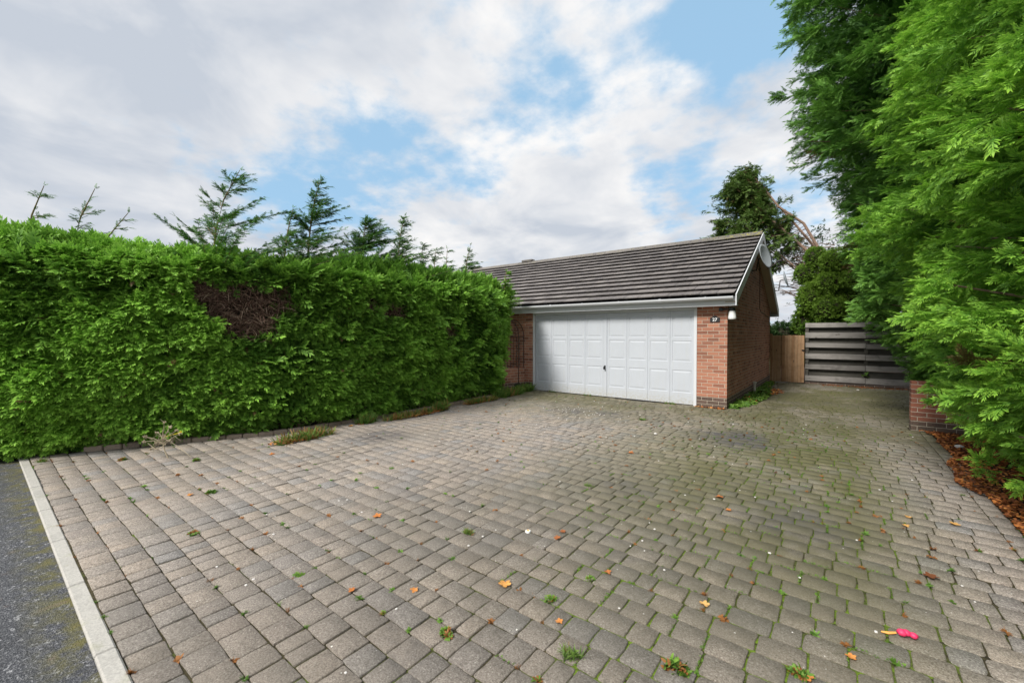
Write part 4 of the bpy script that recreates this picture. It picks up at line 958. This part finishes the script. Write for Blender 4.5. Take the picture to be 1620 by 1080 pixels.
for (cx_, cz_, rx_, rz_, k_) in ((-3.75, 5.3, 1.0, .85, 46), (-3.6, 6.4, .85, .8, 40), (-3.2, 7.4, .8, .7, 44), (-3.05, 8.25, .5, .5, 30), (-2.5, 7.6, .5, .4, 18), (-2.9, 6.4, .6, .6, 20)):
    for i in range(k_):
        a = rng.uniform(0, 2 * math.pi); rr_ = math.sqrt(rng.uniform(0, 1)); p = np.array([cx_ + rx_ * rr_ * math.cos(a) * .8, 20.1 + rng.normal(0, .5), cz_ + rz_ * rr_ * math.sin(a)])
        d = unit(np.array([[-.75 + rng.normal(0, .3), rng.normal(0, .55), rng.normal(.0, .3)]]))[0]
        add(branch_fronds([p, p + d * .25, p + d * .5, p + d * .7 + np.array([0, 0, -.05])], 20, .25, (0, 0, 1.), .45, .0))
for i in range(60):   # bare lower twigs fanning left
    p0 = np.array([-.35 + rng.normal(0, .15) - .012 * i, 19.9 + rng.normal(0, .3), 3.6 + rng.uniform(-.9, 1.3)]); d = np.array([-1, rng.normal(0, .3), rng.uniform(-.15, .7)]); d /= np.linalg.norm(d); L = rng.uniform(.8, 1.9)
    br.tube([tuple(p0 + d * L * j / 3 + np.array([0, 0, -.1 * (j / 3) ** 2])) for j in range(4)], [.018, .013, .009, .003], 4, cap=False)
trk = tk.build('trunk', M['bark'], lt); br.build('branches', M['bark'], trk)
A = [np.concatenate(a) for a in A]; ti_ = np.clip(rng.normal(.5, .2, len(A[0])), 0, 1); ti_[rng.uniform(0, 1, len(ti_)) < .05] = 1.2
scatter('crown', FR, A[0], A[1], A[2], A[3], ti_, M['back'], lt)

# lumpy rounded shrub above the fence, the dark shrubs by the gate
def lumps(name, base, balls, label, cat, m, dens, size, tmpl, tint0=.5, trunk=True, core=True):
    rt = empty(name, base, label, cat); PP = []; NN = []; TT = []
    cm = MB()
    for (x, y, z, rx, rz, dt) in balls:
        n = int(dens * 4 * math.pi * rx * rz); v = unit(rng.normal(0, 1, (n, 3))); kp = (v[:, 1] < .5); v = v[kp]
        lu = 1 + vnoise(v * 2.2 + np.array([x, y, z]), 2.2, 3) * .10 + rng.uniform(-.16, .04, len(v))
        PP.append(np.array([x, y, z]) + v * np.array([rx, rx, rz]) * lu[:, None]); NN.append(unit(v + np.array([0, 0, .25]))); TT.append(np.clip(tint0 + dt + (lu - .95) * 1.5 + rng.normal(0, .12, len(v)), 0, 1))  # dt and hollows darken the tint, painting shaded gaps between the lumps
        if core:
            K, Lr = 12, 7; P_ = [(x + rx * .80 * math.sin(math.pi * i / Lr) * math.cos(2 * math.pi * k / K), y + rx * .80 * math.sin(math.pi * i / Lr) * math.sin(2 * math.pi * k / K), z + rz * .80 * math.cos(math.pi * i / Lr)) for i in range(Lr + 1) for k in range(K)]
            cm.poly(P_, [(i * K + k, i * K + (k + 1) % K, (i + 1) * K + (k + 1) % K, (i + 1) * K + k) for i in range(Lr) for k in range(K)])
    if core: cm.build('inner_mass', M['core'], rt)
    if trunk:
        mb = MB()
        for (x, y, z, rx, rz, dt) in balls[:5]: mb.tube([base, ((base[0] + x) / 2, (base[1] + y) / 2 + .05, z * .5), (x, y, z)], [.06, .045, .02], 6)
        mb.build('stems', M['bark'], rt)
    P = np.concatenate(PP); N = np.concatenate(NN); T = np.concatenate(TT); per = 4
    a, b, c_, d_ = tufts(P, N, per, size, 1.0, 0, .03)
    scatter('foliage', tmpl, a, b, c_, d_, np.repeat(T, per), m, rt)
lumps('rounded_shrub', (-.1, 17.75, 0), [(.0, 18.0, 3.2, .85, .95, -.30), (-1.03, 17.6, 3.62, .32, .34, -.02), (-.74, 17.6, 4.15, .32, .34, .0), (-.86, 17.4, 2.72, .40, .58, .30), (-.38, 17.2, 2.38, .50, .46, .08),
        (.52, 17.1, 3.28, .66, .36, .12), (.80, 17.0, 2.28, .48, .46, -.05), (-.18, 17.3, 3.95, .48, .36, .28), (-.98, 17.7, 2.0, .40, .55, -.25), (.22, 17.4, 2.75, .42, .36, -.05), (1.3, 17.4, 2.9, .5, .6, -.1), (.45, 17.5, 3.92, .42, .32, .15), (-.30, 17.3, 3.25, .46, .42, .22), (-.2, 17.7, 1.75, .8, .6, -.35)],
      'big lumpy rounded evergreen shrub rising above the grey board fence', 'shrub', M['topiary'], 210, .105, LB)
lumps('dark_shrub', (-1.5, 18.2, 0), [(-1.7, 18.2, 1.25, .55, .75, 0), (-1.15, 18.3, 1.2, .5, .75, 0), (-2.3, 18.1, 1.3, .5, .6, 0)], 'low dark shrub just behind the brown side gate', 'shrub', M['shrub'], 90, .16, LB, .35)
# open dark broadleaf tree showing sky between its leaves
ob = empty('broadleaf_tree', (-.2, 21.4, 0), 'thin dark leafy tree with sky showing through, between gable and rounded shrub', 'tree')
mb = MB(); mb.tube([(-.2, 21.4, 0), (-.5, 21.4, 2.2), (-1.0, 21.4, 5.2)], [.08, .06, .015], 7); otk = mb.build('trunk', M['bark'], ob); PP = []
mb = MB()
for i in range(120):
    z = rng.uniform(1.2, 5.6); x0 = -.3 - .15 * z; a = rng.uniform(0, 6.28); L = rng.uniform(.5, 1.35); e = np.array([x0 + L * math.cos(a), 21.4 + .7 * L * math.sin(a), z + rng.uniform(.1, .6)]); mb.tube([(x0, 21.4, z), tuple(e)], [.012, .003], 3, cap=False)
    PP.append(np.array([x0, 21.4, z]) + (e - np.array([x0, 21.4, z])) * rng.uniform(.3, 1.1, (16, 1)) + rng.normal(0, .09, (16, 3)))
mb.build('branches', M['bark'], otk); P = np.concatenate(PP)
scatter('crown', LB, P, rng.normal(0, 1, P.shape), rng.normal(0, 1, P.shape), rng.uniform(.12, .2, len(P)), rng.uniform(0, .6, len(P)), M['shrub'], ob)

# ================================================================== SMALL PLANTS
def blade(seed, n=7):
    r = np.random.default_rng(seed); V = []; F = []; T = []
    for i in range(n):
        a = r.uniform(0, 6.28); d = np.array([math.cos(a), math.sin(a)]); s_ = np.array([-d[1], d[0]]); L = r.uniform(.5, 1.1); ou = r.uniform(.15, .75); w_ = .035; o = len(V)
        b0 = d * r.uniform(0, .15)
        for t_, ww in ((0, w_), (.5, w_ * .9), (.85, w_ * .5)):
            c_ = b0 + d * ou * t_ ** 1.6; z_ = L * (t_ - .22 * t_ * t_ * ou * 2)
            V += [np.array([*(c_ - s_ * ww), z_]), np.array([*(c_ + s_ * ww), z_])]; T += [t_, t_]
        F += [[o, o + 1, o + 3, o + 2], [o + 2, o + 3, o + 5, o + 4]]
    return np.array(V), np.array(F), np.array(T)
BL = [blade(i) for i in range(6)]
# template grows along z; scatter maps x->dir, z->normal: swap axes so blades rise along 'direction'
BLX = [(np.stack([v[:, 2], v[:, 1], v[:, 0]], 1), f, t_) for v, f, t_ in BL]
def rosette(seed, n=9):
    r = np.random.default_rng(seed); V = []; F = []; T = []
    for i in range(n):
        a = r.uniform(0, 6.28); d = np.array([math.cos(a), math.sin(a)]); s_ = np.array([-d[1], d[0]]); L = r.uniform(.5, 1.0); up_ = r.uniform(.1, .6); o = len(V)
        for t_, ww in ((0, .03), (.45, .16), (.8, .13), (1, .01)):
            c_ = d * L * t_; z_ = up_ * t_ * (1.4 - t_); V += [np.array([*(c_ - s_ * ww), z_]), np.array([*(c_ + s_ * ww), z_])]; T += [t_, t_]
        F += [[o + 2 * k, o + 2 * k + 1, o + 2 * k + 3, o + 2 * k + 2] for k in range(3)]
    v = np.array(V); return np.stack([v[:, 2], v[:, 1], v[:, 0]], 1), np.array(F), np.array(T)
RS = [rosette(i) for i in range(6)]
def clump(name, pts, sizes, m, tmpl, label, cat, lean=.25, deadf=.1, group=None):
    pts = np.array(pts, float); c_ = pts.mean(0); rt_base = (float(c_[0]), float(c_[1]), 0.0)
    n = len(pts); T = rng.uniform(0, 1, n); T[rng.uniform(0, 1, n) < deadf] = 1.2
    o = scatter(name, tmpl, pts, np.tile([0, 0, 1.], (n, 1)) + rng.normal(0, lean, (n, 3)), rng.normal(0, 1, (n, 3)) * np.array([1, 1, .1]), np.array(sizes), T, m, base=rt_base)
    return tag(o, label, cat, group)
def ell(cx, cy, rx, ry, n, an=0.0, z=0.0):
    a = rng.uniform(0, 6.28, n); r_ = np.sqrt(rng.uniform(0, 1, n)); u, v = rx * r_ * np.cos(a), ry * r_ * np.sin(a)
    return np.stack([cx + u * math.cos(an) - v * math.sin(an), cy + u * math.sin(an) + v * math.cos(an), np.full(n, z)], 1)
GT = [(-6.30, 3.05, .12, .42, 110, .12, .45, 'longest weedy tuft mixed with brown debris along the hedge edging'),
      (-6.62, 4.30, .10, .20, 60, .13, .2, 'fine grassy tuft beside an orange leaf by the hedge edging'),
      (-6.50, 5.15, .09, .62, 130, .10, .5, 'straggly grass tuft by the edging halfway to the garage'),
      (-6.58, 6.0, .09, .18, 55, .15, .25, 'upright pale grass tuft by the edging beyond the middle'),
      (-6.62, 7.35, .11, .55, 130, .10, .4, 'yellowing grass strip at the edging before the hedge end'),
      (-6.80, 8.55, .16, .60, 260, .15, .12, 'lush green grass in front of the iron arch'),
      (-6.88, 9.45, .14, .20, 90, .16, .05, 'green grass tuft at the left foot of the garage door')]
for (x, y, rx, ry, n, sz, df, lb) in GT: clump('grass_tuft', ell(x, y, rx, ry, n), rng.uniform(.5, 1.2, n) * sz * 1.6, M['grass'], BLX, lb, 'grass tuft', .35, df, 'grass tufts along the hedge edging')
n = 520; yv = rng.uniform(9.9, 15.9, n); wdt = .16 + .26 * np.clip(np.sin((yv - 9.6) * .62), 0, 1)
pts = np.stack([-1.88 + rng.uniform(0, 1, n) * wdt, yv, rng.uniform(0, .05, n)], 1)
clump('ground_ivy', pts, rng.uniform(.06, .12, n), M['weed'], RS, 'leafy green weeds growing along the foot of the garage side wall', 'weeds', .6, .05)
wd_pos = [(-1.03, 1.78, .06, 'bright grass weed in a joint at the bottom of the drive, right of centre', 1), (-.60, 2.02, .06, 'reddish green weed in a joint near the bottom right', 0), (-1.35, 2.09, .04, 'bright yellow green weed right of the big orange leaf', 0), (-2.32, 2.40, .05, 'blue green weed tuft left of the bottle cap', 1),
          (-2.77, 1.29, .035, 'weed in the joint lower left of centre, near the kerb', 0), (-2.87, 7.56, .06, 'small weed on the drive in front of the garage door', 0), (-4.9, 1.45, .05, 'flat green weed near the hedge end of the kerb', 0), (-4.0, 1.05, .045, 'weed in a joint in the left part of the drive', 0),
          (-1.25, 2.42, .04, 'pair of weed leaves above the bright yellow green weed', 0), (-1.62, 1.52, .035, 'tiny rosette weed near the bottom centre of the drive', 0), (-1.75, 3.35, .045, 'fluffy weed in a joint beyond the bottle cap', 1), (-2.05, 3.9, .045, 'reddish grass weed in the middle of the drive', 1),
          (-6.35, 1.72, .05, 'green weed on the drive right of the dead yellow-flowered plant', 0), (-7.1, 1.15, .05, 'mossy weed just left of the dead yellow-flowered plant', 0), (-7.75, .52, .06, 'weed growing over the pale kerb by the hedge', 1), (-.15, 2.35, .04, 'dull green weed in the lower right of the drive', 0)]
for (x, y, sz, lb, k) in wd_pos:
    n = 26; clump('joint_weed', ell(x, y, sz * .9, sz * .6, n, z=-.002), rng.uniform(.5, 1.1, n) * sz * (1.0 if k == 0 else 1.2), M['weed'] if k == 0 else M['grass'], RS if k == 0 else BLX, lb, 'weed', .5, .18, 'weeds in the paving joints')
# countless tiny sprigs in the joints: one object
jx, jy = [], []
for i in rng.choice(len(B), 1500):
    x, y, L, Wd = B[i]
    if y > 9.4: continue
    f_ = .45 + .55 * np.clip((x + 5) / 4, 0, 1)
    if random.random() < f_: jx.append(x + (L + .003 if random.random() < .6 else random.uniform(0, L))); jy.append(y - .003)
n = len(jx); pts = np.stack([jx, jy, np.full(n, -.004)], 1); pts = np.repeat(pts, 4, 0) + rng.normal(0, .006, (n * 4, 3)) * np.array([1, 1, 0]); T = np.repeat(rng.uniform(0, 1, n), 4); T[np.repeat(rng.uniform(0, 1, n) < .45, 4)] = 1.2
o = scatter('joint_sprigs', RS + BLX, pts, np.tile([0, 0, 1.], (n * 4, 1)) + rng.normal(0, .4, (n * 4, 3)), rng.normal(0, 1, (n * 4, 3)), rng.uniform(.012, .034, n * 4), T, M['weed']); o['kind'] = 'stuff'
o['label'] = 'tiny weeds and moss sprigs in the paving joints'
# moss beads in the joints on the right half of the drive
bx = []; 
for i in range(len(B)):
    x, y, L, Wd = B[i]
    if -2.2 < x < .45 and .9 < y < 8.5 and random.random() < .26 * max(0, 1 - abs((x + .6) / 1.5)) + .04:
        vert = random.random() < .55
        k = random.randint(5, 12)
        for q in range(k):
            bx.append((x + L + .003 + random.gauss(0, .0018), y + Wd * (.08 + .84 * q / k) * (1 if vert else 0) - (0 if vert else .003), -.002) if vert else (x + L * q / k, y - .003 + random.gauss(0, .0018), -.002))
bx = np.array(bx); bx[:, 2] += zg(bx[:, 0], bx[:, 1])
o = scatter('joint_moss', LB, np.repeat(bx, 2, 0), rng.normal(0, 1, (len(bx) * 2, 3)) + np.array([0, 0, .8]), rng.normal(0, 1, (len(bx) * 2, 3)), rng.uniform(.012, .022, len(bx) * 2), rng.uniform(.2, 1, len(bx) * 2), M['weed']); o['kind'] = 'stuff'; o['label'] = 'bright green moss filling joints on the right half of the drive'
# weeds at the door foot
for (x, lb) in ((-6.2, 'small weed at the left bottom of the white garage door'), (-5.15, 'bushier weed at the foot of the door left of the handle'), (-3.05, 'dry weed at the right bottom of the white door')):
    clump('door_weed', ell(x, 9.70, .14, .02, 20, z=0), rng.uniform(.04, .09, 20), M['grass'], BLX, lb, 'weed', .4, .2, 'weeds at the foot of the garage door')
# dead plant with a yellow flower
dp = empty('dead_plant', (-6.72, 1.52, 0), 'dry leggy dead weed with one yellow flower leaning by the hedge edging', 'dead plant')
mb = MB(); c0 = Vector((-6.72, 1.52, 0)); Rt = Vector((.788, .616, 0)); Up = Vector((0, 0, 1))
heads = []
mb.tube([c0, c0 + Rt * -.05 + Up * .12, c0 + Rt * -.07 + Up * .28], [.008, .007, .005], 6, t=.9)
tp_ = c0 + Rt * -.07 + Up * .27
for (dx_, dz_) in ((-.05, .28), (.07, .40), (.22, .33), (-.30, .28), (-.22, .20), (-.12, .33), (.02, .46), (-.36, .22), (.02, .24), (-.16, .12), (.14, .36), (-.02, .38)):
    e = c0 + Rt * dx_ + Up * dz_ + Vector((random.uniform(-.08, .08), random.uniform(-.06, .06), 0)); st = tp_ + Vector((0, 0, random.uniform(-.14, .02))); mb.tube([st, st.lerp(e, .5) + Up * .02, e], [.005, .0035, .002], 5, t=random.uniform(.7, 1)); heads.append(e)
    for q in range(5):
        f_ = st.lerp(e, random.uniform(.3, 1)); g_ = f_ + Vector((random.uniform(-.07, .07), random.uniform(-.05, .05), random.uniform(-.08, .06))); mb.tube([f_, g_], [.003, .0012], 4, t=random.uniform(.5, 1))
mb.tube([tp_, c0 + Rt * .12 + Up * .16, c0 + Rt * .29 + Up * .02], [.005, .005, .003], 5, t=1.0)
mb.tube([tp_ + Up * -.12, c0 + Rt * -.16 + Up * .12, c0 + Rt * -.26 + Up * .20], [.005, .005, .003], 5, t=1.0)
stm = mb.build('stalks', M['dry'], dp)
for e in heads[:11]:
    mb = MB()
    for q in range(9):
        d = Vector((random.gauss(0, 1), random.gauss(0, 1), random.gauss(0, 1))).normalized(); mb.tube([e, e + d * random.uniform(.014, .03)], [.004, .007], 3, t=1.0, cap=True)
    mb.build('seed_head', M['dry'], dp)
fl = c0 + Rt * .16 + Up * .33; mb = MB()
for a in np.linspace(0, 6.28, 12, endpoint=False): mb.tube([fl, fl + Vector((math.cos(a) * .020, math.sin(a) * .014 - .004, math.sin(a) * .014))], [.004, .009], 4)
mb.tube([fl, fl + (tp_ - fl) * .9], [.003, .003], 4); mb.build('flower', M['yellow'], dp)
# yellowish plant on the fence foot, leafy seedling by the kerb
clump('fence_weed', np.array([(.50, 16.44, .33), (.56, 16.44, .38), (.60, 16.44, .30), (.47, 16.44, .36)]), [.10, .12, .1, .08], M['weed'], RS, 'yellow green sapling leaves poking through the grey fence', 'weed', .4, 0)
clump('kerb_seedling', ell(-8.42, .30, .09, .06, 14, z=.06), rng.uniform(.09, .14, 14), M['weed'], RS, 'pale leafy seedling beside the kerb end under the hedge', 'weed', .5, 0)

# ================================================================== LEAVES AND LITTER
def leaf_mesh(kind, seed):
    r = random.Random(seed); P = [(0, 0, .004)]
    lobes = 5 if kind == 'maple' else 1; K = 30
    for i in range(K):
        a = 2 * math.pi * i / K
        rr = (.55 + .45 * abs(math.cos(2.5 * a)) ** .8) * (1 + .12 * math.cos(a)) * r.uniform(.9, 1.05) if kind == 'maple' else 1.0
        x, y = math.cos(a) * rr, math.sin(a) * rr * (1 if kind == 'maple' else .52)
        P.append((x, y, .10 + .22 * abs(y) + .10 * math.sin(a * 2 + seed)))
    return P, [(0, 1 + i, 1 + (i + 1) % K) for i in range(K)]
LV = []
def leaf(x, y, size, tint, label, kind='maple', rot=None, z=.004):
    P, F = leaf_mesh(kind, len(LV)); me = bpy.data.meshes.new('leaf'); me.from_pydata([(a * size / 2, b * size / 2, c_ * size / 2) for a, b, c_ in P], [], F)
    a = me.attributes.new('tint', 'FLOAT', 'POINT'); a.data.foreach_set('value', np.full(len(P), tint, dtype=np.float32) + rng.normal(0, .04, len(P)).astype(np.float32))
    o = bpy.data.objects.new('fallen_leaf', me); COL.objects.link(o); me.materials.append(M['leaf']); o.location = (x, y, z + float(zg(x, y)) + .001); o.rotation_euler = (random.uniform(-.12, .12), random.uniform(-.12, .12), rot if rot is not None else random.uniform(0, 6.28))
    me.polygons.foreach_set('use_smooth', [True] * len(F)); tag(o, label, 'leaf', 'fallen leaves on the paving'); LV.append(o)
for a in [(-1.65, 2.04, .085, .72, 'largest bright orange leaf in the middle foreground of the drive'), (.47, 3.84, .085, .12, 'dark brown curled leaf on the right of the drive'), (.74, 4.97, .075, .85, 'pale tan leaf near the right border, upper of two'), (-.62, 2.61, .062, .82, 'small pale orange leaf right of centre foreground'),
          (-2.2, 5.37, .085, .42, 'red brown leaf in the upper middle of the drive'), (-.91, 4.39, .08, .40, 'reddish leaf on dark blocks, centre right'), (-.78, 4.12, .055, .5, 'small orange leaf just below the reddish leaf'), (-1.70, 2.74, .06, .35, 'thin red leaf right of the white bottle cap'), (-1.72, 2.85, .05, .33, 'second reddish leaf beyond the thin red leaf'),
          (-3.14, 2.13, .08, .55, 'dull orange leaf in the left middle of the drive'), (-2.06, 1.66, .05, .62, 'little orange leaf beside a weed, lower left of centre'), (.46, 4.94, .06, .78, 'tan leaf on the right, lying on greyish blocks'), (.42, 4.72, .06, .8, 'yellowish leaf just nearer than the tan leaf on the right'), (.05, 2.62, .05, .6, 'small orange brown leaf below the pink blossom'),
          (-.12, 2.35, .065, .55, 'orange leaf fragment at the bottom right edge of the drive'), (.02, 2.30, .06, .52, 'brown orange leaf fragment beside the other bottom right one'), (-2.35, 1.42, .05, .45, 'brown leaf scrap at the lower left of centre'), (-5.0, 1.30, .06, .6, 'orange leaf scrap far left near the kerb'), (-5.85, 2.4, .07, .5, 'orange brown leaf near the hedge edging'),
          (-6.55, 3.95, .09, .68, 'orange leaf touching the edging by the fine grass tuft'), (-2.9, 5.9, .06, .45, 'small brown leaf in front of the door, far middle'), (-4.6, 6.1, .06, .66, 'small pale orange leaf halfway to the garage door'), (-1.2, 1.95, .045, .6, 'tiny orange leaf near the bottom edge weed'), (-1.2, 2.55, .05, .4, 'small russet leaf above the bright green weed')]: leaf(*a)
def litter(name, pts, size, lo, hi, label):
    P0, F0 = leaf_mesh('oval', 3); P0 = np.array(P0); tv = np.stack([P0[:, 0], P0[:, 1], P0[:, 2]], 1) * .5; tf = np.array(F0)
    n = len(pts); o = scatter(name, [(tv, tf, np.zeros(len(tv)))], np.array(pts), rng.normal(0, 1, (n, 3)) * np.array([1, 1, .35]), np.tile([0, 0, 1.], (n, 1)) + rng.normal(0, .4, (n, 3)), rng.uniform(*size, n), rng.uniform(lo, hi, n), M['leaf']); o['kind'] = 'stuff'; o['label'] = label; return o
n = 9000; yv = rng.uniform(2.5, 9.45, n); ed = 1.12 - .16 * np.clip(np.sin(yv * 2.1) + .3 * np.sin(yv * 5.3), 0, 1); xv = ed + rng.uniform(0, 1, n) ** 1.4 * 1.1
litter('leaf_litter', np.stack([xv, yv, .015 + rng.uniform(0, .02, n)], 1), (.02, .055), .05, .66, 'brown leaf litter covering the bed under the tall conifers')
n = 320; litter('fence_litter', np.stack([rng.uniform(-.5, 1.9, n), 16.38 - np.abs(rng.normal(0, .18, n)), np.full(n, .01)], 1), (.03, .06), 0, .5, 'reddish fallen leaves scattered along the foot of the fence')
n = 170; litter('wall_litter', np.concatenate([ell(-1.5, 13.4, .28, .7, 120, z=.02), ell(-2.2, 9.66, .3, .04, 50, z=.01)]), (.04, .09), .1, .75, 'orange and brown leaves caught in the weeds by the garage wall')
n = 260; pts = np.concatenate([ell(-6.32, 2.95, .13, .42, 330, z=.03), ell(-6.6, 4.2, .1, .12, 30, z=.02), ell(-6.5, 5.5, .12, .5, 240, z=.02), ell(-6.62, 7.2, .1, .5, 130, z=.02)])
litter('edging_litter', pts, (.02, .05), .2, .8, 'orange brown debris caught along the hedge edging')
# white grit
n = 160; gp_ = np.stack([rng.uniform(-6.5, .9, n), rng.uniform(.8, 9.3, n)], 1); mb = MB()
gp_ = np.concatenate([gp_, np.stack([rng.normal(-4.0, .5, 60), rng.normal(7.6, .35, 60)], 1)])
for (x, y) in gp_:
    s_ = random.uniform(.003, .010) * (1 + .25 * (y > 6)); z_ = float(zg(x, y)); mb.box(x - s_, x + s_ * random.uniform(.4, 1), y - s_ * .6, y + s_, z_ - .001, z_ + s_ * .8, bev=s_ * .25)
o = mb.build('white_grit', M['stone']); o['kind'] = 'stuff'; o['label'] = 'scattered white grit and chips on the paving'
mb = MB()
for (x, y, s_, lb) in [(1.28, 8.35, .055, 'pale stone lying among the litter near the brick wall'), (.35, 15.3, .035, 'small white pebble on the mossy paving near the fence'), (-2.30, 6.6, .03, 'white chip on the paving in front of the garage door')]:
    mb = MB(); K = 8; P_ = []; 
    for i in range(5):
        for k in range(K): P_.append((x + s_ * math.sin(math.pi * (i + .3) / 4.6) * math.cos(2 * math.pi * k / K) * random.uniform(.85, 1.1), y + s_ * .8 * math.sin(math.pi * (i + .3) / 4.6) * math.sin(2 * math.pi * k / K), s_ * .5 + s_ * .55 * math.cos(math.pi * (i + .3) / 4.6)))
    mb.poly(P_, [(i * K + k, i * K + (k + 1) % K, (i + 1) * K + (k + 1) % K, (i + 1) * K + k) for i in range(4) for k in range(K)] + [tuple(range(K)), tuple(4 * K + k for k in range(K))]); tag(mb.build('stone', M['stone'], base=(x, y, 0)), lb, 'stone')
# bottle cap
cp = empty('bottle_cap', (-1.95, 2.70, .01), 'small round white cap with an orange centre lying on a paver', 'cap')
mb = MB(); mb.tube([(-1.95, 2.70, .006), (-1.95, 2.70, .018)], [.021, .020], 20); mb.build('rim', M['white'], cp)
mb = MB(); mb.tube([(-1.95, 2.70, .0182), (-1.95, 2.70, .0202)], [.0125, .012], 18); mb.build('centre', M['orange'], cp)
# pink blossom
pk = empty('pink_blossom', (.27, 2.96, 0), 'bright pink fallen blossom with an orange stalk on the right of the drive', 'blossom')
mb = MB()
def ball(mb, c, r, sq=.8):
    K = 12; L = 7; P_ = []
    for i in range(L + 1):
        for k in range(K):
            a, b = math.pi * i / L, 2 * math.pi * k / K; q = 1 + .10 * math.cos(5 * b + c[0] * 40) * math.sin(a); P_.append((c[0] + r * q * math.sin(a) * math.cos(b), c[1] + r * q * math.sin(a) * math.sin(b), c[2] + r * sq * math.cos(a)))
    mb.poly(P_, [(i * K + k, i * K + (k + 1) % K, (i + 1) * K + (k + 1) % K, (i + 1) * K + k) for i in range(L) for k in range(K)])
ball(mb, (.258, 2.965, .021), .021); ball(mb, (.276, 2.975, .022), .019); ball(mb, (.304, 2.975, .019), .018); mb.build('petals', M['pink'], pk, smooth=True)
mb = MB(); mb.tube([(.235, 2.95, .018), (.205, 2.935, .012), (.175, 2.93, .010)], [.005, .007, .004], 6); mb.build('stalk', M['orange'], pk)
